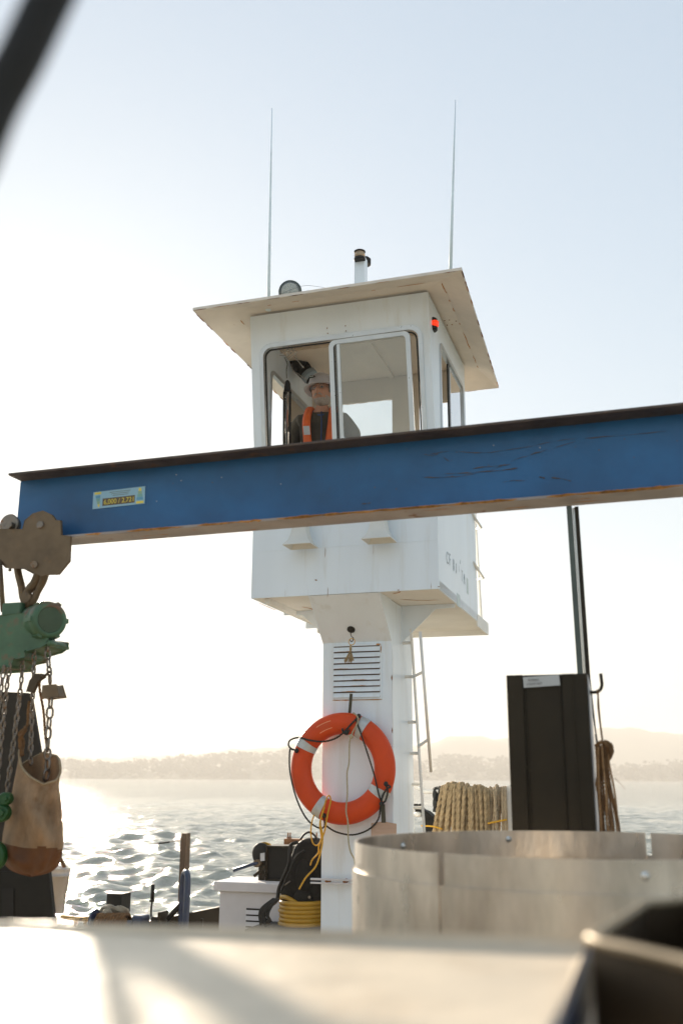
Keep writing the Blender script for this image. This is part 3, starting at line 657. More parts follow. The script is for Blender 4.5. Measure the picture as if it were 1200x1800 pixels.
def person():
    top = pv(556, 655, 7.30); fl = 3.006; sc_ = (top.z-fl)/1.835
    c = pv(566, 735, 7.36); base = Vector((c.x, c.y, fl))
    root = thing('person', 'older bearded man in hard hat and orange life vest looking out of the wheelhouse window', 'person', base)
    BY = Matrix.Rotation(radians(-8), 3, 'Z'); Wl = lambda p: base+BY@(Vector(p)*sc_)
    tors = [(0, .0, .95, (.155, .11)), (0, .01, 1.12, (.145, .105)), (0, .01, 1.30, (.17, .115)), (0, .01, 1.43, (.13, .09)), (0, 0, 1.51, (.06, .06)), (0, -.012, 1.60, (.055, .058))]
    arm = lambda s: [(s*.165, .01, 1.425, .062), (s*.235, .02, 1.36, .055), (s*.27, 0, 1.14, .045), (s*.25, -.16, 1.06, .036), (s*.23, -.26, 1.02, .028), (s*.225, -.31, 1.01, (.036, .018))]
    leg = lambda s: [(s*.095, 0, .86, .085), (s*.10, -.01, .52, .06), (s*.10, .01, .12, .042), (s*.105, -.02, .05, .045), (s*.11, -.14, .04, .035)]
    vs = list(tors); ed = [(i, i+1) for i in range(5)]
    for s in (1, -1):
        o = len(vs); vs += arm(s); ed += [(3, o)]+[(o+i, o+i+1) for i in range(5)]; palm = o+5
        for k, (dx, ln) in enumerate(((-.026, .070), (-.009, .078), (.009, .074), (.025, .060))):
            q = len(vs); x0 = s*.225+dx
            vs += [(x0, -.345, 1.008, .009), (x0+dx*.15, -.345-ln*.5, 1.004, .0085), (x0+dx*.2, -.345-ln, .990, .0075)]; ed += [(palm, q), (q, q+1), (q+1, q+2)]
        q = len(vs); vs += [(s*.225-s*.035, -.31, 1.0, .010), (s*.225-s*.058, -.345, .995, .009), (s*.225-s*.060, -.375, .99, .008)]; ed += [(palm, q), (q, q+1), (q+1, q+2)]
    for s in (1, -1):
        o = len(vs); vs += leg(s); ed += [(0, o)]+[(o+i, o+i+1) for i in range(4)]
    bv, bf = skin_chain(vs, ed)
    # head
    HY = Matrix.Rotation(radians(-20+8), 3, 'Z') @ Matrix.Rotation(radians(-4), 3, 'X') @ Matrix.Rotation(radians(-4), 3, 'Y')
    HC = Vector((0, -.03, 1.668)); n, m = 72, 56; hv = []; hf = []
    G = lambda x, s: math.exp(-(x/s)**2)
    for i in range(m+1):
        a = -pi/2+pi*i/m
        for k in range(n):
            t = 2*pi*k/n; x, y, z = cos(a)*sin(t), -cos(a)*cos(t), sin(a)
            px, py_, pz_ = x*.077, y*.097, z*.120
            if z < 0: px *= 1-.20*(-z)**1.3; py_ *= 1-.10*(-z)
            if y < 0:
                f = 0
                f += .026*G(px, .011+.006*(pz_ < -.005))*G(pz_+.018, .020)+.010*G(px, .008)*G(pz_-.008, .02)
                f += .007*G(pz_-.030, .012)*G(px, .05)
                for s in (1, -1): f -= .012*G(px-s*.031, .016)*G(pz_-.010, .013); f += .007*G(px-s*.045, .02)*G(pz_+.022, .02)
                f += .006*G(px, .026)*(G(pz_+.055, .006)+G(pz_+.070, .007)) - .004*G(px, .024)*G(pz_+.0625, .003)
                f += .013*G(px, .028)*G(pz_+.098, .022)
                py_ -= f
            hv.append(Vector((px, py_, pz_)))
    for i in range(m):
        for k in range(n): hf.append([i*n+k, (i+1)*n+k, (i+1)*n+(k+1) % n, i*n+(k+1) % n][::-1])
    tmp = MB(); 
    for s in (1, -1): tmp.ball((s*.078, .008, -.005), (.010, .018, .032), 12, 8)
    hv2 = hv+tmp.v; hf2 = hf+[[i+len(hv) for i in f] for f in tmp.f]
    Hl = lambda p: Wl(HC+HY@Vector(p))
    me = bpy.data.meshes.new('body'); org = base
    me.from_pydata([Wl(v)-org for v in bv]+[Hl(v)-org for v in hv2], [], bf+[[i+len(bv) for i in f] for f in hf2])
    me.materials.append(SKIN); o = bpy.data.objects.new('body', me); COL.objects.link(o)
    rm = o.modifiers.new('r', 'REMESH'); rm.mode = 'VOXEL'; rm.voxel_size = .0045; rm.use_smooth_shade = True
    r = eval_mesh(o); o.modifiers.clear(); o.data = r; r.name = 'body'; r.materials.clear(); r.materials.append(SKIN)
    o.parent = root
    def cloth(name, verts, edges, m_, grow):
        v, f = skin_chain([tuple(list(q[:3])+[tuple(a+grow for a in q[3]) if hasattr(q[3], '__len__') else q[3]+grow]) for q in verts], edges)
        b = MB(); b.add([Wl(p+Vector((sin(p.z*60+p.x*30), cos(p.z*47+p.x*50), 0))*.004) for p in v], f, 0, True); return b.build(name, [m_], root)
    jv = [tors[0]]+tors[1:4]+[(0, .005, 1.475, (.085, .075))]; je = [(0, 1), (1, 2), (2, 3), (3, 4)]
    for s in (1, -1):
        o2 = len(jv); jv += arm(s)[:5]; je += [(3, o2)]+[(o2+i, o2+i+1) for i in range(4)]
    cloth('jacket', jv, je, JACK, .022)
    lv = [(0, 0, .97, (.15, .11))]; le = []
    for s in (1, -1): o2 = len(lv); lv += leg(s)[:3]; le += [(0, o2), (o2, o2+1), (o2+1, o2+2)]
    cloth('trousers', lv, le, TROUS, .02)
    b = MB()
    for s in (1, -1): b.ball(Wl((s*.105, -.07, .045)), (.055, .14, .05))
    b.build('boots', [RUBB], root)
    # collar and open front
    b = MB(); P = spline([Wl((.075*sin(t), -.075*cos(t)-.005, 1.520-.045*cos(t)*(cos(t) > 0)-.02*cos(t))) for t in [2*pi*k/12 for k in range(12)]], 3, True); b.tube(P, .014, 8, True, flat=1); b.tube([Wl((.01, -.10, 1.48)), Wl((.02, -.152, 1.36)), Wl((.02, -.165, 1.15))], .006, 6)
    b.build('collar', [COLLAR], root)
    for s in (1, -1):
        P = spline([Wl((s*.075, .12, 1.38)), Wl((s*.085, .085, 1.49)), Wl((s*.095, .0, 1.545)), Wl((s*.10, -.095, 1.47)), Wl((s*.10, -.150, 1.36)), Wl((s*.085, -.170, 1.20)), Wl((s*.075, -.165, 1.02))], 6)
        b = MB(); vs_ = []; sd_ = BY@Vector((1, 0, 0))
        for i, p in enumerate(P):
            t = (P[min(i+1, len(P)-1)]-P[max(0, i-1)]).normalized(); nn_ = t.cross(sd_).normalized()
            for k in range(10): a = 2*pi*k/10; vs_.append(p+sd_*(.034*cos(a))+nn_*(.020*sin(a)))
        b.add(vs_, [(i*10+k, i*10+(k+1) % 10, i*10+10+(k+1) % 10, i*10+10+k) for i in range(len(P)-1) for k in range(10)], 0, True)
        vst = b.build('life_vest', [VEST], root)
        if s == -1:
            b = MB(); f0 = Wl((-.095, -.185, 1.335)); xx = BY@Vector((1, 0, 0)); b.prism([f0-xx*.026, f0+xx*.026, f0+xx*.026-Z*.075+xx*.008, f0-xx*.026-Z*.075+xx*.008], BY@Vector((0, .004, 0)))
            b.build('patch', [PAPER], vst)
    # face details
    b = MB(); fs = []; idx = {}
    def beardy(p):
        if p.y > .045 or p.z > -.028: return False
        if p.y < -.05 and abs(p.x) < .024 and -.073 < p.z < -.052: return False
        if p.z > -.050 and abs(p.x) < .035 and p.y < -.04: return False
        return p.z < -.072 or (abs(p.x) > .048 and p.z < -.05)
    for f in hf:
        c = sum((hv[i] for i in f), Vector())/4
        if beardy(c): fs.append(f)
    vv = []
    for f in fs:
        for i in f:
            if i not in idx: idx[i] = len(vv); p = hv[i]; vv.append(Hl(p*(1.045+.03*random.random())))
    b.add(vv, [[idx[i] for i in f] for f in fs], 0, True)
    for s in (1, -1): b.tube([Hl((s*.008, -.104, -.052)), Hl((s*.024, -.098, -.056)), Hl((s*.034, -.088, -.068))], [.006, .006, .003], 6)
    b.build('beard', [HAIRW], root)
    for s in (1, -1):
        b = MB(); b.ball(Hl((s*.031, -.077, .010)), .0115*sc_, 14, 10); b.ball(Hl((s*.031+.001, -.0855, .009)), .0062, 8, 6, 1); b.build('eye', [mat('eye_white', (.34, .30, .27), .2), RUBB], root)
    for s in (1, -1): b = MB(); b.tube([Hl((s*.016, -.101, .030)), Hl((s*.032, -.103, .034)), Hl((s*.046, -.092, .028))], [.003, .0045, .002], 6); b.build('eyebrow', [HAIRW], root)
    b = MB(); g = MB()
    for s in (1, -1):
        L_ = [Hl((s*(.033+.025*cos(a)), -.104+.010*abs(cos(a)) if 1 else 0, .006+.017*sin(a))) for a in [2*pi*k/16 for k in range(16)]]
        b.tube(L_, .0016, 5, True); g.add(L_, [tuple(range(16))]); b.tube([Hl((s*.058, -.092, .010)), Hl((s*.080, -.02, .010)), Hl((s*.082, .01, .004))], .0018, 5)
    b.tube([Hl((-.009, -.108, .010)), Hl((0, -.112, .013)), Hl((.009, -.108, .010))], .0018, 5)
    gl = b.build('glasses', [mat('thin_frame', (.12, .10, .09), .4)], root); g.build('lens', [glass('spectacle_lens', (.96, .97, .97), .015)], gl)
    b = MB(); idx = {}; vv = []
    fs = [f for f in hf if (lambda c: c.y > -.035 and c.z > -.045 and c.z < .05 and abs(c.x) > .02 and not (c.y < .03 and c.z < -.02))(sum((hv[i] for i in f), Vector())/4)]
    for f in fs:
        for i in f:
            if i not in idx: idx[i] = len(vv); vv.append(Hl(hv[i]*(1.05+.02*random.random())))
    b.add(vv, [[idx[i] for i in f] for f in fs], 0, True); b.build('hair', [mat('grey_hair', (.13, .12, .11), .85, var=.3, scale=80)], root)
    # hard hat
    b = MB(); n = 40; prof = [(1.0, 0), (.995, .02), (.97, .045), (.90, .075), (.76, .10), (.55, .118), (.3, .128), (0, .131)]
    vs_ = []
    for r_, h in prof:
        for k in range(n): t = 2*pi*k/n; vs_.append(Hl((.108*r_*sin(t), -.128*r_*cos(t)+.008, .034+h+.004*G(sin(t), .16)*(r_ > .3))))
    b.add(vs_, [(i*n+k, i*n+(k+1) % n, (i+1)*n+(k+1) % n, (i+1)*n+k) for i in range(len(prof)-1) for k in range(n)], 0, True)
    ring_ = []
    for j, (e, dz) in enumerate(((0, .004), (.35, .001), (1, -.008), (1, -.012), (0, -.003), (-.15, -.002))):
        for k in range(n):
            t = 2*pi*k/n; ext = (.030+.026*max(0, cos(t))**2)*e
            ring_.append(Hl(((.106+ext)*sin(t), -(.126+ext)*cos(t)+.008, .034+dz-.012*e*max(0, cos(t))**2)))
    b.add(ring_, [(j*n+k, (j+1)*n+k, (j+1)*n+(k+1) % n, j*n+(k+1) % n) for j in range(5) for k in range(n)], 0, True)
    hh = b.build('hard_hat', [HAT], root)
    b = MB(); P = [Hl((-.030+.026*cos(a), -.131+.004*abs(cos(a))+.012*0, .088+.0115*sin(a))) for a in [2*pi*k/14 for k in range(14)]]
    b.prism(P, (HY@BY@Vector((0, -.006, 0)))); bd = b.build('badge', [RUBB], hh)
    b = MB(); P = [Hl((-.030+.018*cx, -.1385, .088+.0045*cy)) for cx, cy in ((-1, -1), (1, -1), (1, 1), (-1, 1))]; b.prism(P, (HY@BY@Vector((0, -.001, 0)))); b.build('badge', [PAPER], hh)
person()

# ------------------------------------------------------------------ life ring and its lines
RC = pv(602, 1350, 7.11); ra, rbx = .317, .054
def rp(a, rho=0., lift=0.): return RC+U*((ra+rho)*cos(a))+Z*((ra+rho)*sin(a))-V*lift
root = thing('life_ring', 'orange life ring with silver bands hung on the front of the white column', 'life ring', RC)
def tor(b, a0, a1, n, sx, sz, mi=0, closed=False, m=20):
    vs = []
    for i in range(n+(0 if closed else 1)):
        a = a0+(a1-a0)*i/n; r = Vector(U*cos(a)+Z*sin(a))
        for k in range(m):
            t = 2*pi*k/m; cx = abs(cos(t))**.85*(1 if cos(t) >= 0 else -1); vs.append(RC+r*(ra+sx*cx)-V*(sz*sin(t)))
    N_ = n if closed else n; T_ = len(vs)//m
    b.add(vs, [(i*m+k, i*m+(k+1) % m, ((i+1) % T_)*m+(k+1) % m, ((i+1) % T_)*m+k) for i in range(N_) for k in range(m)], mi, True)
b = MB(); tor(b, 0, 2*pi, 96, .078, rbx, 0, True)
for q in (-50, -35): pass
b.build('ring_body', [ORANGE], root)
for deg in (150, 62, -31, -121):
    b = MB(); tor(b, radians(deg-5.2), radians(deg+5.2), 6, .0805, rbx+.0025); b.build('reflective_band', [REFL], root)
b = MB()
P = [rp(radians(113+10*i/4), j, .0) for i in (-4, -2, 0, 2, 4) for j in (-.028, .028)]
P = [p-V*(rbx*(1-(.028/.078)**2)**.5+.0015) for p in P]
b.add(P, [(2*i, 2*i+1, 2*i+3, 2*i+2) for i in range(4)]); b.build('printed_label', [PATCH], root)
b = MB(); 
for k in range(4):
    b.ribbon([rp(radians(113+9*i/4*1.0), .018-.011*k, rbx*.955+.003) for i in (-4, -2, 0, 2, 3.6)], .003, -V, .0005, 0, .1)
b.build('label_print', [mat('label_print', (.5, .1, .03), .6)], root)
def q4(lst, v=7.045): return [pv(460+a/4, 1200+c/4, v) for a, c in lst]
gl = MB()
gl.rope(q4([(245, 478), (205, 462), (188, 435), (203, 402), (262, 386), (335, 405), (430, 414), (512, 394), (575, 350), (622, 298), (668, 250), (682, 232)]), .0065)
gl.rope(q4([(682, 232), (664, 262), (700, 370), (740, 490), (790, 650), (820, 780), (845, 850)]), .0055)
gl.rope(q4([(245, 478), (215, 470), (198, 475), (196, 600), (222, 740), (262, 860), (318, 960), (380, 1012), (424, 1022), (442, 1000), (436, 940)], 7.05), .0060)
gl.rope(q4([(442, 1000), (520, 1048), (620, 1070), (700, 1056), (770, 1018), (822, 950), (834, 850)], 7.09), .0060)
gl.rope(q4([(866, 712), (905, 733), (880, 745), (852, 790), (838, 850), (868, 830), (885, 760), (870, 718)]), .0065)
for x, y in ((245, 478), (682, 235), (872, 712), (840, 852), (595, 352), (438, 935)): gl.ball(q4([(x, y)])[0], (.016, .013, .018), 10, 7)
gl.rope(q4([(565, 322), (575, 350), (600, 362), (612, 330)]), .0075)
gl.build('grab_line', [BROPE], root)
b = MB(); a = q4([(628, 78), (617, 215)], 7.13); b.beam(a[0], a[1], .022, .004, V); b.build('strap', [mat('strap_webbing', (.055, .05, .03), .8, var=.2)], root); b = MB(); a = q4([(850, 855), (856, 985)], 7.06); b.beam(a[0], a[1], .030, .006, V); b.build('strap', [mat('strap_webbing', (.055, .05, .03), .8, var=.2)], root)
b = MB(); b.rope(q4([(640, 212), (668, 232), (677, 262), (662, 305), (640, 345), (629, 375), (616, 430), (613, 560), (599, 640), (601, 780), (592, 900), (605, 980), (608, 1100), (622, 1185), (650, 1245), (655, 1330)], 7.035), .0055)
b.ball(q4([(628, 377)], 7.035)[0], .016, 10, 7)
tag(b.build('beige_cord', [BEIGE], loc=q4([(628, 377)])[0]), 'thin beige cord tied round the top of the life ring and hanging through it', 'cord')
b = MB(); b.rope(q4([(486, 830), (478, 798), (462, 800), (438, 870), (408, 990), (418, 1090), (392, 1142), (360, 1128), (345, 1060), (352, 980), (368, 930)], 7.03), .0052)
b.rope(q4([(486, 830), (462, 930), (440, 1050), (402, 1145), (396, 1198), (355, 1245), (341, 1285)], 7.02), .0056)
b.rope(q4([(440, 872), (412, 980), (428, 1080), (416, 1180), (380, 1290), (310, 1370), (262, 1452)], 7.01), .0062)
tag(b.build('yellow_rope', [YROPE], loc=q4([(470, 800)])[0]), 'yellow rope looped over the bottom of the life ring with two loose ends', 'rope')
b = MB(); b.prism([pv(652, 1447, 7.10), pv(673, 1444, 7.10), pv(696, 1448, 7.10), pv(696, 1482, 7.10), pv(652, 1482, 7.10)], V*.012)
tag(b.build('plywood_offcut', [PLY], loc=pv(673, 1465, 7.1)), 'small pinkish plywood board against the column below the life ring', 'board')
# tassel
root = thing('rope_tassel', 'frayed rope tassel on a yellow ring hanging in front of the louvered vent', 'tassel', pv(615, 1140, 7.05))
b = MB(); c = pv(618, 1128, 7.03); b.tube([c+U*(.024*cos(t))+Z*(.024*sin(t)) for t in [2*pi*k/20 for k in range(20)]], .0028, 6, True); b.build('ring', [YROPE], root)
b = MB(); t0 = pv(616, 1136, 7.03)
for k in range(46):
    e = pv(604+random.random()*18, 1160+random.random()*6, 7.02+random.random()*.05); m_ = t0.lerp(e, .35)-(e-t0).dot(U)*.18*U; b.tube(spline([t0, m_, e], 3), .0022, 4)
b.lathe(t0-Z*.028, Z, [(.009, 0), (.010, .015), (.007, .035)], 10); b.build('strands', [TROPE], root)

# ------------------------------------------------------------------ crane beam
VB = 3.8; BZ1, BZ0 = 3.034, 2.697
CB0 = W(-1.2, VB+.07, BZ0)
root = thing('crane_beam', 'long blue steel I beam crossing in front of the tower with rusty flanges', 'crane beam', CB0)
ulx, urx = -2.84, 1.1; fw = .145; sl = lambda u: (u+1.2)*.006
b = MB()
def fb(u, v, z): return W(u, v, z+sl(u))
b.bx(ulx, urx, VB+.100, VB+.111, BZ0+.012, BZ1-.012, 0, fb)
b.build('web', [BLUE], root)
b = MB(); b.bx(ulx, urx, VB, VB+fw, BZ1-.012, BZ1, 0, fb)
b.build('top_flange', [FLANGE], root, bevel=.003)
b = MB(); b.bx(ulx, urx, VB, VB+fw, BZ0, BZ0+.012, 0, fb)
for k in range(60):
    u = ulx+(urx-ulx)*random.random(); l = .05+.15*random.random(); b.ribbon([fb(u+l*j/5, VB, BZ0+.006+random.uniform(-.002, .002)) for j in range(6)], .012, -V, .001, 1, .6)
for k in range(14):
    u = -2.3+(3.0)*random.random(); l = .03+.12*random.random(); vv = VB+.02+.11*random.random(); b.ribbon([fb(u+l*j/5, vv, BZ0) for j in range(6)], .010, -Z, .001, 1, .8)
b.build('bottom_flange', [UNDER, ORUST], root, bevel=.002)
b = MB()
for x in range(-20, 60):   # rust creeping up the foot of the web
    u = ulx+(urx-ulx)*(x+20)/80; b.ribbon([fb(u+.01*j, VB+.099, BZ0+.020+.004*sin(u*17+j)) for j in range(6)], .016+.012*random.random(), -V, .001, 0, .5)
def wp(lst): return spline([pv(a, c, VB+.099) for a, c in lst], 5)
for lst, w_ in (([(744, 839), (800, 838), (860, 827), (905, 808), (950, 794), (1010, 776)], .005), ([(755, 799), (790, 794), (850, 796), (930, 785), (990, 773), (1060, 768), (1200, 755)], .004),
                ([(780, 833), (830, 831), (880, 827), (917, 822)], .006), ([(830, 824), (870, 819), (915, 815)], .004), ([(968, 840), (985, 841), (1004, 846)], .006), ([(947, 838), (957, 841)], .006), ([(635, 886), (652, 884)], .005), ([(744, 798), (756, 801), (770, 799)], .005), ([(778, 803), (790, 811), (800, 803)], .0035), ([(880, 848), (902, 845), (930, 845)], .004)):
    Pw = [p+Z*random.uniform(-.0015, .0015) for p in wp(lst)]; i0 = 0
    while i0 < len(Pw)-2:
        i1 = min(len(Pw)-1, i0+random.randint(2, 6)); b.ribbon(Pw[i0:i1+1], w_*random.uniform(.5, 1.1), -V, .0015, 0, .8); i0 = i1+(random.random() < .4)
for k in range(26): x, y = random.uniform(170, 1190), 0; y = 860-.1034*(x-600)-random.uniform(-30, 50)*1; q = pv(x, y-20, VB+.099); b.ribbon([q+U*(.003*j) for j in range(3)], .006, -V, .0015, 1 if random.random() < .3 else 0, .6)
b.build('rust_scratches', [mat('scratch_rust', (.10, .065, .035), .8, var=.4, scale=40), PAPER], root)
# capacity label

v1 = VB+.097; A0, A1, A2, A3 = pv(163, 895, v1), pv(254.5, 885, v1), pv(255.5, 854.5, v1), pv(164.5, 865.5, v1)
lx = (A1-A0).normalized(); ly = (A3-A0).normalized(); lw = (A1-A0).length; lh = (A3-A0).length
b = MB(); b.prism([A0, A1, A2, A3], V*.0015); lab = b.build('capacity_label', [LBLB], root)
def lp(a, c, l=.001): return A0+(A1-A0)*a+(A3-A0)*c-V*l
def quad(b, pts, mi, l=.0008): P = [lp(a, c, l) for a, c in pts]; b.prism(P, V*.0004, mi)
b = MB(); quad(b, [(.19, .12), (.81, .12), (.81, .56), (.19, .56)], 0)
quad(b, [(.03, .84), (.15, .84), (.16, .97), (.03, .97)], 1); quad(b, [(.84, .04), (.98, .04), (.98, .18), (.84, .18)], 1)
for k, mi in enumerate((4, 3, 2, 1)):
    h = .78-.18*k; w0 = .05-.012*k; quad(b, [(.10-w0*.9+.01*k, h-.17), (.10+w0*.7+.005*k, h-.17), (.105+w0*.8+.01*k, h), (.10-w0, h)], mi)
for k, mi in enumerate((4, 3, 2, 1)):
    h = .24+.18*k; w0 = .065-.013*k; quad(b, [(.90-w0*.8, h), (.905+w0, h), (.905+w0*.8, h+.17), (.90-w0*.8, h+.17)], mi)
for k in range(3): quad(b, [(.32+.03*k, .87-.10*k), (.72-.02*k, .87-.10*k), (.72-.02*k, .895-.10*k), (.32+.03*k, .895-.10*k)], 0)
b.build('label_print', [LBLD, LBLY, LBLG, mat('label_teal', (.2, .42, .42), .4), LBLC], lab)
text('6,000 / 2,721', lh*.40, lp(.215, .20, .0018), lx, ly, LBLY, lab, 'lettering', .0004, fit=lw*.575)
# strut under the beam and the dark box post
root = thing('steel_strut', 'narrow grey green steel strut standing between the dark post and the beam', 'strut', pv(1020, 1180, 3.9)); b = MB()
s0, s1 = pv(1006, 890, 3.88), pv(1027, 1200, 3.88)
dx = U*.001
b.beam(s0-U*.014, s1-U*.014, .020, .03, V); b.beam(s0+U*.013+V*.01, s1+U*.013+V*.01, .016, .012, V, 1); b.beam(s0+U*.002+V*.03, s1+U*.002+V*.03, .012, .01, V, 2)
b.build('channel', [GREYG, DARK, CHROME], root, bevel=.002)
b = MB(); b.tube([pv(1014, 893, 3.9), pv(1034, 1180, 3.9), pv(1046, 1290, 3.6), pv(1050, 1315, 3.5)], .0035, 6); tag(b.build('thin_cable', [RUBB], loc=pv(1034, 1180, 3.9)), 'thin dark cable running down beside the hanging brown rope', 'cable')
root = thing('dark_post', 'broad dark olive steel post with a handwritten paper label at its top', 'post', W(-.36, 3.55, 0)); b = MB()
pa, pb_ = pv(889, 1187, 3.5), pv(1030, 1180, 3.5); uA, uB, zt = U.dot(pa), U.dot(pb_), pa.z
b.bx(uA, uB, 3.512, 3.60, .02, zt)
u1_, u2_ = U.dot(pv(922, 1300, 3.5)), U.dot(pv(986, 1300, 3.5))
b.bx(uA, u1_, 3.50, 3.511, .02, zt); b.bx(u2_+.012, uB, 3.50, 3.511, .02, zt-.0); b.bx(u1_+.006, u1_+.010, 3.505, 3.511, .02, zt); b.bx(u2_+.002, u2_+.006, 3.506, 3.511, .02, zt)
b.bx(u2_+.045, u2_+.050, 3.4965, 3.4995, .02, zt)
b.build('post_body', [DARK], root, bevel=.003)
b = MB(); b.prism([W(uB+.001, 3.51, zt-.012), W(uB+.001, 3.60, zt-.04), W(uB+.001, 3.60, .02), W(uB+.001, 3.51, .02)], U*.004); b.build('side_plate', [HOUS], root)
c0, c1, c2, c3 = pv(920, 1209, 3.495), pv(984, 1204.5, 3.495), pv(981.5, 1186, 3.495), pv(918.5, 1190.5, 3.495)
b = MB(); b.prism([c0, c1, c2, c3], V*.0006); pl_ = b.build('paper_label', [PAPER], root)
xd = (c1-c0); yd = (c3-c0)
text('Ambers', .0125, c0+xd*.12+yd*.58-V*.001, xd, yd, INK, pl_, 'handwriting', .0003, .95, .2); text('crows nest', .0125, c0+xd*.08+yd*.22-V*.001, xd, yd, INK, pl_, 'handwriting', .0003, .95, .2)
b = MB(); vh = 3.53; b.tube(spline([pv(1028, 1217, vh), pv(1040, 1217, vh), pv(1049, 1216, vh), pv(1055, 1211, vh), pv(1057, 1203, vh), pv(1056, 1193, vh), pv(1055, 1184, vh)], 5), .0058, 10); b.lathe(pv(1034, 1217, vh), U, [(.013, -.008), (.013, .004)], 6); b.build('rod_hook', [DARK], root)
b = MB(); v_ = 3.50
b.rope([pv(1049, 1212, v_), pv(1050, 1220, v_), pv(1053, 1260, v_), pv(1058, 1303, v_)], .0032)
b.rope([pv(1051, 1212, v_+.01), pv(1050, 1240, v_), pv(1054, 1275, v_), pv(1058, 1303, v_)], .0026)
b.rope([pv(1060, 1303, v_), pv(1072, 1308, v_), pv(1075, 1322, v_), pv(1068, 1334, v_), pv(1060, 1322, v_)], .006)
b.rope([pv(1046, 1312, v_-.01), pv(1055, 1305, v_-.02), pv(1066, 1310, v_-.02), pv(1072, 1325, v_-.01), pv(1066, 1340, v_)], .0065)
for k in range(12):
    x0 = 1049+k*1.6; x1 = 1052+k*3.6+random.uniform(-1.5, 1.5); w1 = random.uniform(-2, 2); v2 = v_+random.uniform(-.025, .03)
    b.rope([pv(x0, 1308+abs(k-6), v2), pv(x0+(x1-x0)*.12+w1*.5, 1345, v2), pv(x0+(x1-x0)*.45+w1, 1390, v2), pv(x0+(x1-x0)*.8-w1*.5, 1440, v2), pv(x1+1, 1475+random.uniform(0, 20), v2)], random.uniform(.0028, .0040), mi=k % 2)
b.rope([pv(1047, 1310, v_), pv(1050, 1360, v_), pv(1048, 1380, v_), pv(1056, 1415, v_), pv(1062, 1470, v_)], .005)
b.tube([pv(1080, 1368, v_), pv(1090, 1378, v_-.02), pv(1098, 1388, v_-.03)], .0006, 4)
tag(b.build('hanging_rope_bundle', [OROPE, mat('light_brown_rope', (.30, .17, .075), .85, var=.3, scale=40)], loc=pv(1058, 1303, v_)), 'hank of brown rope hanging from the bent hook on the dark post', 'rope')

# ------------------------------------------------------------------ trolley, hoist, chains, bag
def H(x, y, v=3.87): return pv(x, y, v)
root = thing('beam_trolley', 'grey steel trolley clamped on the end of the blue beam above the green hoist', 'trolley', H(60, 960))
for v_, sh in ((3.775, 0), (3.965, -6)):
    b = MB(); b.prism([pv(x+sh, y, v_) for x, y in ((44, 915), (58, 903), (76, 898), (92, 905), (98, 914), (107, 915), (108, 940), (124, 943), (122, 986), (103, 1009), (85, 1010), (72, 1012), (48, 1000), (17, 998), (2, 984), (-10, 980), (-10, 930), (40, 930))], V*.012); b.build('side_plate', [TROL], root, bevel=.003)
for x in (70, 15): 
    b = MB(); b.lathe(pv(x, 922, 3.79), V, [(.045, 0), (.052, .006), (.045, .035)], 20); b.lathe(pv(x, 922, 3.765), V, [(.018, 0), (.018, .02)], 6); b.build('wheel', [STEEL], root)
b = MB(); b.tube([pv(18, 1000, 3.81), pv(18, 1004, 3.81)], .008, 6); b.tube([pv(60, 992, 3.76), pv(60, 992, 3.99)], .016, 10); b.build('axle', [STEEL], root)
root = thing('chain_hoist', 'green electric chain hoist with round grille end hanging from the trolley', 'hoist', H(50, 1090))
b = MB(); vv = 3.87
b.tube(spline([H(30, 990), H(33, 1010), H(38, 1030), H(41, 1050), H(47, 1060), H(55, 1060), H(62, 1050), H(66, 1038)], 5), [.017]*36, 10)
b.tube(spline([H(74, 992), H(70, 1010), H(62, 1026), H(54, 1034), H(47, 1044), H(44, 1054)], 5), [.030-.0006*i for i in range(26)], 10)
b.tube(spline([H(80, 1000), H(76, 1020), H(68, 1038), H(64, 1050)], 5), [.024-.0008*i for i in range(16)], 8)
b.tube([H(50, 1040, 3.85), H(50, 1068, 3.86)], .014, 8); b.lathe(H(52, 1052)-V*.03, V, [(.024, 0), (.024, .06)], 14)
b.build('hook', [TROL], root)
ax = (U*.84-V*.54+Z*.0).normalized(); c = H(90, 1089, 3.80)
b = MB(); base = c-ax*.33
b.lathe(base, ax, [(.07, 0), (.080, .01), (.080, .17), (.083, .18), (.083, .20), (.079, .205), (.079, .25), (.085, .262), (.085, .30), (.080, .318), (.070, .325), (.058, .325), (.056, .316)], 40)
for k in range(22):
    a = 2*pi*k/22; x = ax.orthogonal().normalized(); y = ax.cross(x); r_ = x*cos(a)+y*sin(a)
    b.beam(base+ax*.02+r_*.080, base+ax*.17+r_*.080, .004, .010, r_)
for k in range(6):
    a = 2*pi*(k+.4)/6; x = ax.orthogonal().normalized(); y = ax.cross(x); r_ = x*cos(a)+y*sin(a); b.beam(base+ax*.255+r_*.082, base+ax*.318+r_*.082, .022, .016, r_)
b.build('motor_housing', [GREEN], root, bevel=.0015)
b = MB(); b.lathe(c-ax*.014, ax, [(.056, 0), (.056, .004), (0, .005)], 30)
x = ax.orthogonal().normalized(); x = (Z-ax*Z.dot(ax)).normalized(); y = ax.cross(x)
for k in range(-9, 10):
    h = .056**2-(k*.0058)**2
    if h > 0: h = h**.5; b.beam(c-ax*.006+x*(k*.0058)-y*h, c-ax*.006+x*(k*.0058)+y*h, .0022, .003, x, 1)
b.build('fan_grille', [mat('grille_dark', (.05, .075, .05), .7), mat('grille_green', (.10, .16, .10), .5)], root)
b = MB(); b.prism([pv(x, y, 3.80) for x, y in ((-40, 1085), (48, 1080), (60, 1118), (84, 1124), (84, 1132), (74, 1138), (46, 1146), (45, 1156), (26, 1160), (20, 1172), (-40, 1176))], V*.16)
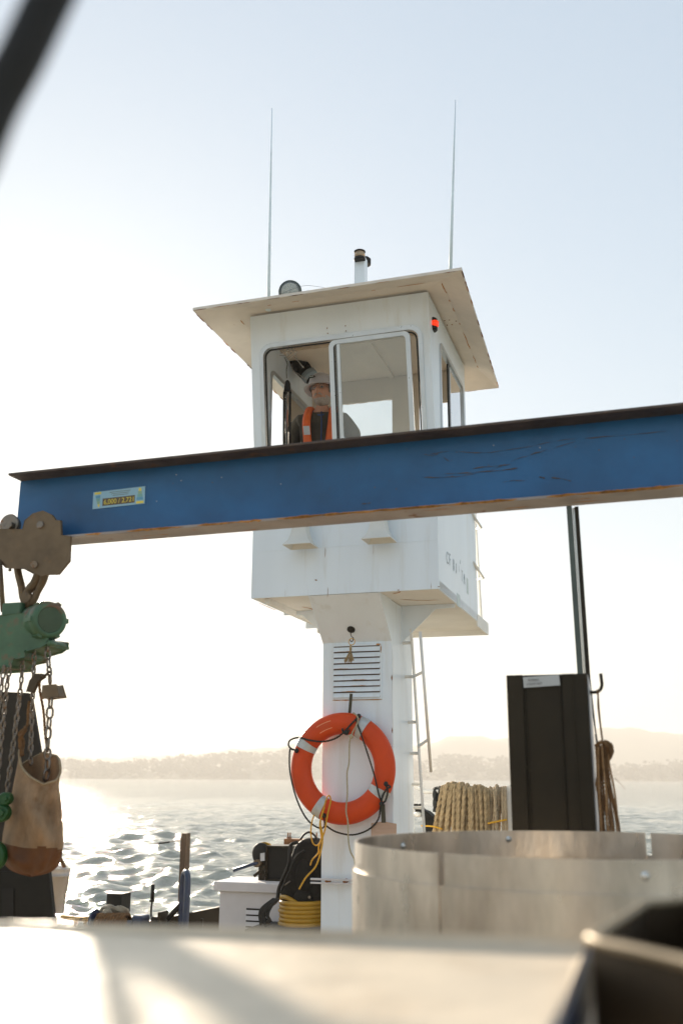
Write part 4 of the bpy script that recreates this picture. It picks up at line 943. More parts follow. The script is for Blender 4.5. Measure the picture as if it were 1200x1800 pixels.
b.lathe(H(86, 1130, 3.79), V, [(.013, 0), (.013, .05)], 10); b.bx(U.dot(H(15, 1070))-.0, U.dot(H(48, 1070)), 3.82, 3.93, H(20, 1088).z, H(30, 1062).z)
b.build('gearbox', [GREEN], root, bevel=.008)
for i, (P, w_) in enumerate(((((41, 1156), (36, 1215), (20, 1336), (12, 1400), (9, 1440)), 1), (((61, 1139), (59, 1193), (56, 1274), (54, 1330), (56, 1350)), 1), (((82, 1130), (87, 1178), (89, 1205)), 1.25), (((90, 1226), (87, 1268), (84, 1315), (84, 1350), (80, 1372)), 1.45), (((19, 1166), (12, 1212), (3, 1300), (-5, 1380)), 1), (((8, 1170), (-4, 1260)), 1))):
    b = MB(); b.chain([H(x, y, 3.84-.01*i) for x, y in P], .040*w_, .025*w_, .0046*w_**.5); b.build('chain', [STEEL], root)
b = MB(); b.prism([pv(x, y, 3.80) for x, y in ((76, 1206), (99, 1204), (105, 1224), (74, 1228))], V*.05); b.build('chain_stop', [TROL], root, bevel=.004)
# suspension cable on the far left
b = MB(); b.tube([H(0, 985, 3.95), H(6, 1075, 3.95)], .012, 8); b.build('side_rod', [TROL], root)
# canvas bag
root = thing('canvas_chain_bag', 'stained canvas bag with brown base hanging open under the green hoist', 'bag', H(58, 1420))
prof = [(1540, 55, 55), (1537, 36, 76), (1530, 20, 92), (1518, 8, 101), (1500, 1, 107), (1480, 3, 110), (1455, 8, 109), (1430, 13, 107), (1405, 18, 105), (1380, 24, 104), (1355, 30, 107), (1335, 34, 108), (1315, 36, 104), (1300, 38, 90)]
def pf(y, side): return interp(-y, [(-p[0], p[side]) for p in prof])
rim = [(0, 108, 1350), (40, 104, 1330), (80, 84, 1321), (115, 68, 1336), (150, 50, 1345), (180, 38, 1318), (215, 50, 1350), (255, 68, 1366), (290, 92, 1381), (325, 104, 1372), (360, 108, 1350)]
n, m = 64, 44; vs = []
for k in range(n):
    phd = 360*k/n; ph = radians(phd); ry = interp(phd, [(a, c) for a, x_, c in rim])
    for j in range(m+1):
        s = j/m; y = 1540+(ry-1540)*s; xl, xr = pf(y, 1), pf(y, 2); cx = (xl+xr)/2; hw = (xr-xl)/2
        fold = 1+.09*sin(ph*5+s*4)+.06*abs(sin(ph*4.5-s*5+1))+.05*sin(ph*3+s*11)
        if s > .75: fold = 1+(fold-1)*(1-(s-.75)*2.5)
        X = cx+hw*cos(ph)*(1+(fold-1)*.5); vv = 3.80-.115*sin(-ph)*-1*(min(1, hw/50))*fold
        vs.append(pv(X, y+1.5*sin(ph*4+s*9), 3.80+(.10*sin(ph))*min(1, hw/48)*(1+(fold-1)*2.4)))
b = MB(); fs = []; mi = []
for k in range(n):
    for j in range(m): fs.append((k*(m+1)+j, ((k+1) % n)*(m+1)+j, ((k+1) % n)*(m+1)+j+1, k*(m+1)+j+1)); mi.append(j)
b.v = vs; b.f = [list(f) for f in fs]; b.s = [True]*len(fs)
def yof(k, j): ry = interp(360*k/n, [(a, c) for a, x_, c in rim]); return 1540+(ry-1540)*(j+.5)/m
b.m = [1 if yof(f[0]//(m+1), j) > 1487+5*sin(2*pi*(f[0]//(m+1))/n*1+2) else 0 for f, j in zip(fs, mi)]
o = b.build('bag_body', [CANVAS, LEATH], root, subd=1); s_ = o.modifiers.new('solid', 'SOLIDIFY'); s_.thickness = .004
b = MB(); b.tube([vs[k*(m+1)+m] for k in range(n)], .0055, 6, True); b.build('rim_hem', [mat('hem', (.30, .22, .13), .9, var=.2, scale=40)], root)
b = MB(); b.rope([H(38, 1330, 3.78), H(42, 1302, 3.78), H(34, 1290, 3.78), H(48, 1275, 3.79), H(50, 1250, 3.8), H(52, 1232, 3.8)], .006)
b.rope([H(40, 1328, 3.77), H(36, 1300, 3.77), H(44, 1284, 3.77), H(46, 1278, 3.78)], .009); b.rope([H(84, 1322, 3.82), H(80, 1290, 3.82), H(77, 1250, 3.82), H(70, 1210, 3.82), H(72, 1190, 3.82)], .0055)
b.build('lanyard', [OROPE], root)
b = MB(); b.prism([pv(x, y, 3.80) for x, y in ((46, 1216), (52, 1196), (62, 1184), (74, 1184), (78, 1190), (66, 1198), (58, 1217))], V*.02); b.rope([H(72, 1190, 3.8), H(82, 1186, 3.8), H(88, 1180, 3.8)], .006); b.build('strap', [mat('strap_cloth', (.07, .05, .03), .85)], root)
# green sheaves far left
root = thing('green_sheave_block', 'bright green round sheaves hanging beside the stained canvas bag', 'pulley block', H(5, 1450, 3.6))
for x, y, r_ in ((12, 1404, .026), (4, 1429, .036), (-14, 1505, .062)):
    b = MB(); b.lathe(pv(x-2, y, 3.66), (V+U*-.3).normalized(), [(r_*.8, -.02), (r_, -.012), (r_, .0), (r_*.82, .008), (r_, .016), (r_, .03), (r_*.5, .034)], 28); b.lathe(pv(x-2, y, 3.64), V, [(r_*.4, -.01), (r_*.4, .01)], 16); b.build('sheave', [GREEN2], root)
# dark leaning post behind bag
root = thing('leaning_dark_post', 'dark tapering steel post standing behind the canvas bag and chains', 'post', pv(30, 1600, 4.3))
b = MB(); b.prism([pv(x, y, 4.3) for x, y in ((-60, 1213), (48, 1218), (55, 1219), (73, 1330), (88, 1440), (88, 1535), (97, 1632), (99, 1700), (-60, 1700))], V*.015)
b.build('post_plate', [mat('dark_grey_paint', (.028, .023, .017), .55, spec=.25, var=.2)], root, bevel=.004)
b = MB(); b.prism([pv(x, y, 4.17) for x, y in ((-60, 1534), (86, 1530), (97, 1632), (104, 1760), (-60, 1760))], V*.02); b.plate([[(a.x, a.y) for a in [Vector((0, 0))]*0] or [(0, 0), (1, 0), (1, 1), (0, 1)]], lambda a, c: pv(4+20*a, 1650-88*c, 4.165), V*.004, 1); b.build('foot_box', [BLACK, RUBB], root, bevel=.006)
# bucket
root = thing('white_bucket', 'translucent white plastic bucket hanging behind the dark post', 'bucket', pv(100, 1560, 5.0)); c = pv(96, 1604, 5.0); t = pv(96, 1524, 5.0); hh = (t-c).length
b = MB(); b.lathe(c, Z, [(0, 0), (.046, 0), (.048, .004), (.064, hh*.80), (.069, hh*.80), (.069, hh*.83), (.066, hh*.835), (.067, hh*.93), (.070, hh*.94), (.070, hh), (.066, hh), (.062, hh*.8), (.046, .01)], 32); b.build('pail', [BUCKET], root)
b = MB(); b.tube(spline([t+U*.064, t+U*.03+Z*.05, t+U*.012+Z*.10, t+U*.015+Z*.22], 5), .010, 8); b.build('handle_strap', [OROPE], root)

# ------------------------------------------------------------------ gear along the far bulwark
VW = 8.6
def Q7(x, y, v=8.4): return pv(90+x*.275, 1400+y*.275, v)
root = thing('bulwark', 'dark steel bulwark plating along the boat side beyond the winch', 'bulwark', W(-4.3, 8.2, 0))
b = MB(); A_ = [pv(225, 1632, 8.35), pv(262, 1620, 8.45), pv(330, 1606, 8.62), pv(384, 1595, 8.8), pv(420, 1588, 9.0)]
for i in range(4):
    p, q = A_[i], A_[i+1]; b.prism([Vector((p.x, p.y, -.01)), Vector((q.x, q.y, -.01)), q, p], V*.02)
    b.beam(p+V*.01, q+V*.01, .06, .012)
for x in (300, 357): p = pv(x, 1610, 8.6); b.bx(U.dot(p)-.01, U.dot(p)+.01, V.dot(p)-.03, V.dot(p)-.005, 0, p.z-.02)
b.build('plating', [DARK], root)
root = thing('horn_cleat', 'yellowed steel horn cleat standing on the boat side', 'cleat', pv(150, 1630, 8.5)); b = MB()
def C8(x, y): return pv(x, y, 8.5)
b.tube(spline([C8(107, 1610), C8(118, 1613), C8(135, 1615), C8(160, 1615), C8(178, 1613), C8(190, 1611)], 4), [.012, .014, .016, .018, .02, .021, .022, .022, .022, .023, .024, .024, .023, .022, .022, .021, .02, .018, .015, .013, .012], 10, flat=.8)
b.tube(spline([C8(128, 1612), C8(134, 1622), C8(131, 1634)], 4), .017, 8); b.tube(spline([C8(156, 1612), C8(150, 1622), C8(155, 1634)], 4), .017, 8); p = C8(142, 1638); b.bx(U.dot(p)-.1, U.dot(p)+.1, 8.45, 8.55, -.01, p.z+.02)
b.build('cleat_body', [CLEATM], root)
root = thing('mooring_bollard', 'square black bollard with thick grey rope draped round it', 'bollard', Q7(405, 860, 8.2)); b = MB(); p, q = Q7(356, 620, 8.25), Q7(452, 620, 8.25)
b.bx(U.dot(p), U.dot(q), 8.25, 8.42, 0, p.z); b.build('bollard_body', [BLACK], root, bevel=.006)
b = MB(); 
b.rope([Q7(325, 745, 8.1), Q7(350, 715, 8.1), Q7(400, 718, 8.1), Q7(455, 725, 8.1), Q7(478, 745, 8.15), Q7(470, 790, 8.1), Q7(420, 785, 8.05), Q7(380, 762, 8.05), Q7(360, 735, 8.05), Q7(345, 765, 8.0), Q7(365, 795, 8.0)], .030)
b.rope([Q7(320, 760, 8.12), Q7(345, 785, 8.1), Q7(400, 800, 8.1), Q7(450, 800, 8.1), Q7(475, 775, 8.15), Q7(480, 740, 8.3), Q7(455, 715, 8.45), Q7(380, 710, 8.45)], .028)
tag(b.build('grey_mooring_rope', [GROPE], loc=Q7(400, 750, 8.1)), 'thick grey laid rope looped round the black bollard', 'rope')
root = thing('rope_winch', 'small winch drum wound with dark rope between two flanges', 'winch', Q7(390, 850, 7.9)); b = MB()
p, q = Q7(278, 800, 8.0), Q7(520, 800, 8.0); ax = (q-p).normalized(); L_ = (q-p).length
b.lathe(p-Z*.0, ax, [(.105, 0), (.095, .016)], 28); b.lathe(p-Z*.02, ax, [(.03, 0), (.03, L_)], 16)
b.build('drum', [DBLUE], root); b = MB(); N_ = 11
b.rope([p-Z*.02+ax*(.03+(L_-.06)*i/(N_*8))+(Z*cos(i*pi/4)+V*sin(i*pi/4))*.075 for i in range(N_*8)], .016, 4); b.build('wound_rope', [OROPE], root)
b = MB(); a = Q7(520, 760, 7.98); c = Q7(582, 850, 7.98); b.bx(U.dot(a), U.dot(c), 7.96, 8.12, 0, a.z); b.build('gear_case', [DBLUE], root, bevel=.02)
b = MB(); a = Q7(655, 748, 8.05); c = Q7(712, 850, 8.05); b.bx(U.dot(a), U.dot(c)-.03, 8.0, 8.15, 0, a.z-.02); b.bx(U.dot(c)-.028, U.dot(c), 8.0, 8.15, 0, a.z+.02, 1); b.build('brake_case', [BLACK, DARK], root, bevel=.006)
b = MB(); b.tube(spline([Q7(651, 792, 8.1), Q7(640, 760, 8.1), Q7(642, 700, 8.1), Q7(648, 660, 8.1)], 4), .008, 8); b.tube([Q7(647, 665, 8.1), Q7(651, 560, 8.1)], [.016, .017], 10); b.lathe(Q7(646, 664, 8.1)-Z*.012, Z, [(.022, 0), (.022, .02)], 10)
b.build('brake_lever', [BLACK], root)
root = thing('timber_post', 'tall square weathered post standing at the boat side', 'post', Q7(820, 860, 8.75)); b = MB()
p, q = Q7(828, 235, 8.75), Q7(866, 235, 8.75); b.bx(U.dot(p), U.dot(q), 8.75, 8.84, 0, p.z); b.build('post_body', [mat('weathered_timber', (.115, .075, .045), .8, var=.3, scale=6, stretch=(1, 1, .1), bump=.3)], root, bevel=.004)
b = MB(); b.tube([Q7(825, 280, 8.75), Q7(780, 288, 8.6), Q7(690, 300, 8.4), Q7(420, 345, 7.8), Q7(220, 378, 7.0), Q7(60, 404, 6.4)], .0022, 5); b.tube([Q7(755, 291, 8.55), Q7(690, 300, 8.39)], .008, 6, mi=1); tag(b.build('stay_line', [mat('faded_line', (.42, .26, .18), .7), RUBB], loc=Q7(780, 288, 8.6)), 'thin faded line stretched over the water from the tall timber post', 'line')
root = thing('bent_pipe_rail', 'navy pipe bent into a narrow hoop beside the tall post', 'rail', Q7(860, 860, 8.0)); b = MB()
b.tube(spline([Q7(828, 900, 8.1), Q7(838, 640, 8.1), Q7(846, 520, 8.08), Q7(858, 488, 8.05), Q7(872, 510, 8.0), Q7(870, 640, 7.98), Q7(852, 900, 7.95)], 6), .026, 12); b.build('hoop', [DBLUE], root)
b = MB(); b.tube([Q7(832, 680, 8.1), Q7(748, 785, 8.1)], .022, 8); b.tube([Q7(748, 780, 8.1), Q7(742, 900, 8.1)], .008, 8); b.build('brace', [BLACK], root)

# housing left of the column
root = thing('deck_housing', 'low off white deck housing with a flat lid under the black box', 'housing', pv(470, 1640, 7.75)); b = MB()
def Q8(x, y, v): return pv(360+x/4, 1420+y/4, v)
lu = U.dot(Q8(64, 540, 7.72)); lt = Q8(64, 517, 7.72).z; lbz = Q8(64, 585, 7.72).z; bu = U.dot(Q8(103, 640, 7.74))
b.bx(bu, CL-.205, 7.745, 8.15, 0, lbz); h_ = b.build('housing_body', [HOUS], root, bevel=.004)
b = MB(); b.bx(lu, CL-.206, 7.715, 8.18, lbz+.001, lt); b.build('lid', [HOUS], root, bevel=.006)
b = MB(); a = Q8(292, 705, 7.74); c = Q8(430, 895, 7.74); u0, u1 = U.dot(a), U.dot(c); z1 = a.z; z0 = c.z-.1
b.bx(u0, u1, 7.738, 7.742, z0, z1, 1)
for k in range(9):
    za = z1-(k+1)*.043; b.hexa([W(u0, 7.725, za), W(u1, 7.725, za), W(u1, 7.733, za), W(u0, 7.733, za), W(u0, 7.734, za+.03), W(u1, 7.734, za+.03), W(u1, 7.739, za+.03), W(u0, 7.739, za+.03)])
b.build('louver', [HOUS, RUBB], root)
root = thing('black_speaker_box', 'black open faced metal box standing on the housing lid', 'box', Q8(510, 520, 7.95)); b = MB()
a, c = Q8(430, 266, 7.9), Q8(610, 520, 7.9); b.bx(U.dot(a), U.dot(c), 7.92, 8.12, lt, a.z)
o1 = [(U.dot(a), lt), (U.dot(c), lt), (U.dot(c), a.z), (U.dot(a), a.z)]; o2 = [(U.dot(a)+.012, lt+.012), (U.dot(c)-.012, lt+.012), (U.dot(c)-.012, a.z-.012), (U.dot(a)+.012, a.z-.012)]
b.plate([o1, o2], lambda x, z: W(x, 7.90, z), V*.019, 1); b.build('box_body', [BLACK, DARK], root, bevel=.003)
root = thing('rusty_bracket', 'rusty bolted angle bracket on top of the black box', 'bracket', Q8(680, 240, 8.0)); b = MB()
a, c = Q8(556, 218, 7.95), Q8(830, 255, 7.95); b.bx(U.dot(a), CL-.21, 7.95, 7.97, c.z-.01, a.z); b.bx(U.dot(a), CL-.21, 7.971, 8.05, a.z-.012, a.z)
for x in (600, 785, 585): p = Q8(x, 215, 7.99); b.tube([p-Z*.01, p+Z*.045], .006, 6); b.lathe(p, Z, [(.012, 0), (.012, .01)], 6)
b.build('angle_bar', [mat('rust_brown', (.20, .09, .035), .85, var=.4, scale=20)], root)
root = thing('cable_reel', 'small black and yellow hand reel with navy lever handles on the housing', 'reel', Q8(385, 400, 7.95)); b = MB(); p = Q8(380, 325, 7.92)
b.lathe(p+V*.03, -V-U*.3, [(.07, -.06), (.075, -.05), (.085, -.02), (.085, .0), (.07, .008), (.03, .012)], 24); b.lathe(p+V*.06+U*.02, -V-U*.3, [(.088, -.03), (.09, .0)], 24, 1); b.prism([Q8(x, y, 7.86) for x, y in ((390, 320), (418, 316), (418, 372), (390, 375))], V*.01, 2)
b.build('reel_drum', [BLACK, YHOSE, PAPER], root)
b = MB(); b.tube([Q8(375, 388, 7.88), Q8(340, 395, 7.86), Q8(200, 441, 7.82)], [.012, .013, .015], 10); b.build('lever', [DBLUE], root)
b = MB(); b.tube([Q8(425, 412, 7.9), Q8(345, 482, 7.86)], .013, 8); b.lathe(Q8(372, 390, 7.9), V, [(.03, -.03), (.03, .03)], 12, 1); b.tube([Q8(432, 465, 7.9), Q8(410, 478, 7.86)], .010, 8); b.bx(U.dot(Q8(385, 400, 7.95)), U.dot(Q8(425, 400, 7.95)), 7.93, 7.99, lt, Q8(385, 330, 7.95).z); b.build('bracket', [DARK, TROL], root)
# hose coil, tray, backpack
root = thing('dark_tray', 'low dark crate under the yellow hose coil', 'crate', pv(510, 1650, 7.3)); cc = pv(511, 1630, 7.47); zt = Q8(600, 862, 7.3).z
b = MB(); b.bx(U.dot(cc)-.28, CL-.004, 7.255, 7.70, 0, zt); b.build('crate_body', [BLACK], root, bevel=.006)
b = MB(); hc = Vector((cc.x, cc.y, zt)); hc = W(-2.615, 7.46, zt)
P = []
for k in range(12*6): a = 2*pi*k/12; lay = k/12; P.append(hc+U*(.186*cos(a)*(1+.03*sin(lay*2.2)))+V*(.186*sin(a))+Z*(.018+.029*lay))
b.tube(spline(P, 3), .0165, 10)
P = [hc+U*(.150*cos(2*pi*k/12))+V*(.150*sin(2*pi*k/12))+Z*(.04+.03*k/12) for k in range(60)]; b.tube(spline(P, 2), .0165, 8)
b.tube(spline([hc+U*-.186+Z*.17, hc+U*-.17+V*-.07+Z*.215, hc+U*-.08+V*-.15+Z*.215, hc+U*.02+V*-.17+Z*.17], 5), .0165, 8)
tag(b.build('yellow_hose_coil', [YHOSE], loc=hc), 'coil of yellow hose lying under the black backpack', 'hose coil')
root = thing('black_backpack', 'black backpack slumped on the hose coil against the column', 'backpack', Q8(690, 740, 7.4))
pr = [(758, 700, 745), (745, 640, 775), (720, 590, 800), (680, 545, 825), (620, 528, 840), (560, 526, 846), (500, 545, 850), (440, 560, 850), (380, 580, 848), (320, 605, 845), (270, 630, 835), (238, 655, 815), (218, 690, 790), (210, 715, 770)]
n = 36; vs = []
for i, (y, xl, xr) in enumerate(pr):
    a_, c_ = Q8(xl, y, 7.36), Q8(xr, y, 7.36); m_ = (a_+c_)/2; hw = (c_-a_).length/2; dp = min(.085, hw*.95)
    for k in range(n):
        t = 2*pi*k/n; fx = abs(cos(t))**.7*(1 if cos(t) > 0 else -1); fy = abs(sin(t))**.7*(1 if sin(t) > 0 else -1); w_ = 1+.035*sin(k*1.3+i*1.9)+.03*sin(k*.6-i*2.3)
        vs.append(m_+V*.05+U*(hw*fx*w_)+V*(dp*fy*w_))
b = MB(); b.add(vs, [(i*n+k, i*n+(k+1) % n, (i+1)*n+(k+1) % n, (i+1)*n+k) for i in range(len(pr)-1) for k in range(n)]+[tuple(range(n))[::-1], tuple(range((len(pr)-1)*n, len(pr)*n))], 0, True); b.build('pack_body', [BPACK], root, subd=1)
b = MB(); b.ball(Q8(700, 480, 7.325), (.07, .035, .12), ax=(U, V, Z)); b.ball(Q8(690, 640, 7.33), (.075, .04, .07), ax=(U, V, Z)); b.build('front_pocket', [BPACK], root)
b = MB()
b.tube(spline([Q8(672, 222, 7.37), Q8(700, 185, 7.37), Q8(735, 172, 7.37), Q8(768, 190, 7.37), Q8(785, 218, 7.37)], 5), .008, 8)
b.tube(spline([Q8(655, 240, 7.31), Q8(605, 262, 7.30), Q8(596, 330, 7.29), Q8(590, 400, 7.29), Q8(548, 500, 7.29), Q8(520, 570, 7.29), Q8(505, 650, 7.28), Q8(440, 700, 7.26), Q8(405, 722, 7.26)], 5), .007, 6, flat=2.4)
b.tube(spline([Q8(700, 300, 7.28), Q8(640, 345, 7.27), Q8(600, 440, 7.27), Q8(555, 540, 7.27), Q8(535, 600, 7.27)], 5), .006, 6, flat=2)
for k in range(9): x0 = 385+random.random()*60; b.tube(spline([Q8(480+random.random()*40, 640, 7.26), Q8(x0+20, 700, 7.24), Q8(x0, 740+random.random()*20, 7.24), Q8(x0+random.random()*40, 790+random.random()*50, 7.24)], 4), .007, 6, flat=1.8)
b.build('strap', [mat('pack_webbing', (.012, .012, .011), .6)], root)
b = MB(); b.lathe(Q8(735, 628, 7.285), -V, [(.010, 0), (.010, .004)], 12); b.build('buckle', [STEEL], root); b = MB(); b.tube([Q8(560, 545, 7.26), Q8(600, 515, 7.26)], .006, 6); b.build('buckle', [STEEL], root)

# ------------------------------------------------------------------ rail with rope coils right of the column
VR = 8.5
def Qr(x, y, v=VR): return pv(700+x/3, 1340+y/3, v)
root = thing('rope_rail', 'white pipe rail and stanchion behind the column carrying the rope coils', 'rail', Qr(400, 345)); b = MB()
b.tube([Qr(80, 116), Qr(140, 155), Qr(590, 152)], .018, 10); b.tube([Qr(140, 155), Qr(80, 115)], .014, 8); b.build('rail', [WHITE2], root)
b = MB(); p, q = Qr(568, 122, VR-.02), Qr(600, 122, VR-.02); b.bx(U.dot(p), U.dot(q)+.02, VR-.02, VR+.04, 0, p.z); b.build('stanchion', [WHITE2], root, bevel=.003)
b = MB(); b.tube([Qr(80, 275), Qr(118, 275)], .014, 8); b.lathe(Qr(100, 275), U, [(.02, -.02), (.02, .02)], 8); b.build('lug', [WHITE2], root)
def hank(x0, x1, n, r, ytop, ybot, m_, name, label, spread=1.0, arch=0, tw=True, vo=0, lean_=0):
    b = MB()
    for k in range(n):
        t = k/(n-1); xt = x0+(x1-x0)*t; xm = (x0+x1)/2
        xb = xm+(xt-xm)*spread+random.uniform(-17, 17)+lean_; yt = ytop-arch*(1-(2*t-1)**2)+random.uniform(-9, 9); v0 = VR+vo+random.uniform(-.02, .02)
        P = [Qr(xb, ybot, v0-.06), Qr(xt+(xb-xt)*.6, (yt+ybot)/2+10, v0-.055+random.uniform(-.01, .01)), Qr(xt+(xb-xt)*.15, yt+35, v0-.045), Qr(xt, yt+4, v0-.012), Qr(xt+4, yt+4, v0+.03), Qr(xt+6, yt+45, v0+.06), Qr(xb+8, ybot, v0+.07)]
        b.rope(P, r*random.uniform(.92, 1.06), 5) if tw else b.tube(spline(P, 5), r, 8)
    return tag(b.build(name, [m_], loc=Qr((x0+x1)/2, ytop)), label, 'rope', 'rope hanks hung on the white rail')
hank(232, 375, 12, .0165, 132, 370, TROPE, 'rope_hank', 'largest tan rope hank, fanned out wide on the rail beside the column', 1.35, 18, lean_=-15)
hank(388, 470, 7, .0165, 142, 372, TROPE, 'rope_hank', 'middle tan rope hank hanging straight on the white rail', 1.0, 16)
hank(482, 562, 8, .013, 138, 372, mat('pale_tan_rope', (.40, .31, .20), .85, var=.2, scale=20, bump=.3, bscale=100), 'rope_hank', 'thinner tan line hank next to the white stanchion', .95, 6)
hank(192, 232, 4, .020, 138, 262, BROPE, 'rope_hank', 'short black rope hank at the left end of the rail', .8, 4, vo=.03)
b = MB(); b.tube(spline([Qr(120, 335, VR-.1), Qr(180, 338, VR-.1), Qr(230, 352, VR-.1)], 4), .007, 6); tag(b.build('orange_lashing', [YROPE], loc=Qr(180, 338)), 'thin orange lashing tied low across the largest tan rope hank', 'line'); b = MB(); b.tube(spline([Qr(470, 322, VR-.09), Qr(520, 312, VR-.09), Qr(570, 302, VR-.09)], 4), .008, 6); tag(b.build('orange_lashing', [YROPE], loc=Qr(520, 312)), 'thin orange lashing tied across the hank next to the stanchion', 'line')
b = MB(); P = [Qr(x, y, VR+.1) for x, y in ((84, 225), (100, 225), (125, 250), (150, 258), (185, 290), (190, 372), (140, 372), (135, 300), (118, 282), (92, 262))]; b.prism(P, V*.12); tag(b.build('dark_gear_bag', [BPACK], loc=P[0], bevel=.02), 'small dark bag bundled behind the ladder foot', 'bag')

# ------------------------------------------------------------------ aluminium drum
DC = Vector((.602, 2.64, 0)); DR = .565; DZ = 1.650-3.205*tan(radians(2.80))
root = thing('aluminium_drum', 'large open round aluminium tank with slots and holes in its rim', 'tank', DC)
def arcs(b, z0, z1, r, th, slots, n=180, mi=0):
    for i in range(n):
        a0 = 2*pi*i/n; a1 = 2*pi*(i+1)/n; am = (a0+a1)/2
        if any(abs(((am-s+pi) % (2*pi))-pi) < w for s, w in slots): continue
        P = [Vector((DC.x+rr_*cos(a), DC.y+rr_*sin(a), z)) for z in (z0, z1) for rr_, a in ((r, a0), (r, a1), (r-th, a1), (r-th, a0))]
        b.hexa(P, mi)
def dang(px): # angle on near side of the rim seen at image column px
    d = ray(px, 1500); best = None
    A2 = d.x**2+d.y**2; B2 = -2*(d.x*DC.x+d.y*DC.y); C2 = DC.x**2+DC.y**2-DR**2; D2 = B2*B2-4*A2*C2
    t = (-B2-D2**.5)/(2*A2); t2 = (-B2+D2**.5)/(2*A2); return atan2(d.y*t-DC.y, d.x*t-DC.x), atan2(d.y*t2-DC.y, d.x*t2-DC.x)
sn = dang(774)[0]; sf = dang(1141)[1]
def shell(z0, z1, r, th, gaps, mi=0, N=200):
    gaps = sorted((g % (2*pi), w) for g, w in gaps); b = MB(); segs = []
    if not gaps: segs = [(0, 2*pi, True)]
    else:
        for i, (g, w) in enumerate(gaps):
            g2, w2 = gaps[(i+1) % len(gaps)]; e = g2-w2; s = g+w
            if e < s: e += 2*pi
            segs.append((s, e, False))
    for s, e, cl in segs:
        n = max(4, int(N*(e-s)/(2*pi))); vs = []
        for i in range(n+(0 if cl else 1)):
            a = s+(e-s)*i/n
            for rr_, z in ((r, z0), (r, z1), (r-th, z1), (r-th, z0)): vs.append(Vector((DC.x+rr_*cos(a), DC.y+rr_*sin(a), z)))
        T_ = len(vs)//4; o = len(b.v)
        b.add(vs, [(i*4+k, ((i+1) % T_)*4+k, ((i+1) % T_)*4+(k+1) % 4, i*4+(k+1) % 4) for i in range(n if cl else n) for k in range(4)], mi, True)
        if not cl:
            b.f += [[o+3, o+2, o+1, o], [o+(T_-1)*4+k for k in range(4)]]; b.m += [mi]*2; b.s += [False]*2
    return b
hs = .074; gp = .0085/DR
b = shell(DZ-hs, DZ, DR, .006, [(sn, gp), (sf, gp*1.0)])
bnd = b.build('rim_band', [ALU], root); em = bnd.modifiers.new('e', 'EDGE_SPLIT'); em.split_angle = radians(50)
b = shell(DZ-.95, DZ-hs+.010, DR+.0062, .0055, [(sn, gp*.22)])
lo_ = b.build('lower_shell', [ALU], root); em = lo_.modifiers.new('e', 'EDGE_SPLIT'); em.split_angle = radians(50)
b = shell(.0, DZ-.96, DR+.006, .0055, []); b.build('base_shell', [ALU], root)
HOLE = mat('hole_sky_tone', (.75, .74, .70), .25, metal=.6)  # pale disc colour stands for sky light showing through the rim holes
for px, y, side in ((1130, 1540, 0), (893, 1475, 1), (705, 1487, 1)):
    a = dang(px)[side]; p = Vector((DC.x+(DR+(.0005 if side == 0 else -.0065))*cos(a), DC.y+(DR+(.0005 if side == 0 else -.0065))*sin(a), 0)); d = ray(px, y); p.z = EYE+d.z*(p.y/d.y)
    nrm = Vector((cos(a), sin(a), 0))*(1 if side == 0 else -1); b = MB(); b.lathe(p, nrm, [(.0095, 0), (.0095, .002), (.004, .003), (.004, .006), (0, .006)], 14); b.build('hole_disc', [HOLE], root)

# ------------------------------------------------------------------ foreground table and bin
TZ = 1.500
e0, e1, e2 = pz(-60, 1630, TZ), pz(1035, 1672, TZ), pz(978, 1815, TZ)
d_ = (e2-e1).normalized(); e3 = e1+d_*1.6; e4 = e0+d_*1.6+(e0-e1).normalized()*.6; e0 = e0+(e0-e1).normalized()*.6
root = thing('work_table', 'pale worn metal work table with curved shadows on its top', 'table', (e1+e4)/2-Z*1.5)
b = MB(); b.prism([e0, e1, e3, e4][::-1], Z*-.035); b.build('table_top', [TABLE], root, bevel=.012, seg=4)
for s, (p, q) in enumerate(((e1, e3), (e0, e4))):
    for f in (.08, .92):
        c = p.lerp(q, f)*.94+((e1+e4)/2)*.06; b = MB(); b.bx(-.025, .025, -.025, .025, 0, TZ-.036, 0, lambda x, y, z: Vector((c.x+x, c.y+y, z))); b.build('leg', [ALU], root)
def pt(x, y, z): return pz(x, y, z)
BZ = 1.530
n0, n1, n2, n3 = pt(1036, 1652, BZ), pt(1130, 1592, BZ), pt(1210, 1584, BZ), pt(1290, 1600, BZ)
m0 = pt(1215, 1695, BZ); m1 = pt(1360, 1735, BZ)
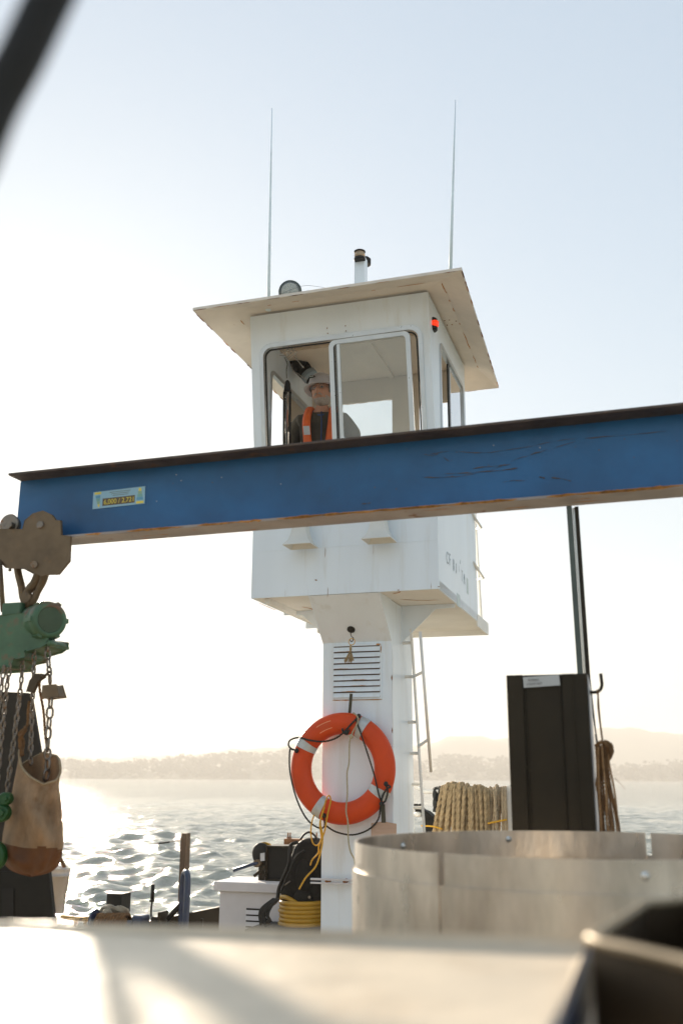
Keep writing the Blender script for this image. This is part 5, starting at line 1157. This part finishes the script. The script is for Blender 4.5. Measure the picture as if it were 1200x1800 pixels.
b = MB(); b.beam(e1+(e1-e4).normalized()*.003-Z*.016, e3-Z*.016, .006, .046); b.build('edge_trim', [DBLUE], root)
root = thing('open_steel_bin', 'open dark steel bin with a rolled rim, its lit edge coloured beige, beside the pale table', 'bin', (n0+n3)/2-Z*1.5)
b = MB(); loop = [n0, n1, n2, n3, m1, m0]; cen = sum(loop, Vector())/6
inn = [p.lerp(cen, .035) for p in loop]
for i in range(6):
    j = (i+1) % 6; a, c = loop[i], loop[j]; ai, ci = inn[i], inn[j]; D_ = -Z*.45
    b.hexa([a+D_, c+D_, ci+D_, ai+D_, a, c, ci, ai])
b.prism([p-Z*.44 for p in inn], Z*.01); b.build('bin_wall', [BRONZ], root)
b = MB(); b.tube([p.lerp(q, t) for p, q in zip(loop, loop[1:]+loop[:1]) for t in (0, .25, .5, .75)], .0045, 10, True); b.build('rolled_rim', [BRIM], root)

# dark hose close to the lens, top left
b = MB(); Yh = .44
P = [py(250, -330, Yh+.02), py(160, -150, Yh), py(86, 0, Yh), py(38, 100, Yh), py(-10, 190, Yh), py(-70, 330, Yh), py(-170, 480, Yh), py(-420, 620, Yh+.05)]
b.tube(spline(P, 8), .0125, 16); tag(b.build('hanging_hose', [RUBB], loc=P[2]), 'thick black hose curving down through the open sky', 'hose')

# ------------------------------------------------------------------ sea haze
b = MB(); b.hexa([Vector(p) for p in ((-6000, -6000, -3.5), (6000, -6000, -3.5), (6000, 6000, -3.5), (-6000, 6000, -3.5), (-6000, -6000, 100), (6000, -6000, 100), (6000, 6000, 100), (-6000, 6000, 100))])
hm = bpy.data.materials.new('sea_air'); hm.use_nodes = True; hn = hm.node_tree; hn.nodes.clear(); ho = hn.nodes.new('ShaderNodeOutputMaterial'); hv_ = hn.nodes.new('ShaderNodeVolumePrincipled')
hv_.inputs['Color'].default_value = (.76, .73, .70, 1); hv_.inputs['Density'].default_value = .0008; hv_.inputs['Anisotropy'].default_value = .15
hn.links.new(hv_.outputs[0], ho.inputs['Volume']); o = b.build('haze', [hm]); tag(o, 'thin sea haze over the bay', kind='stuff')
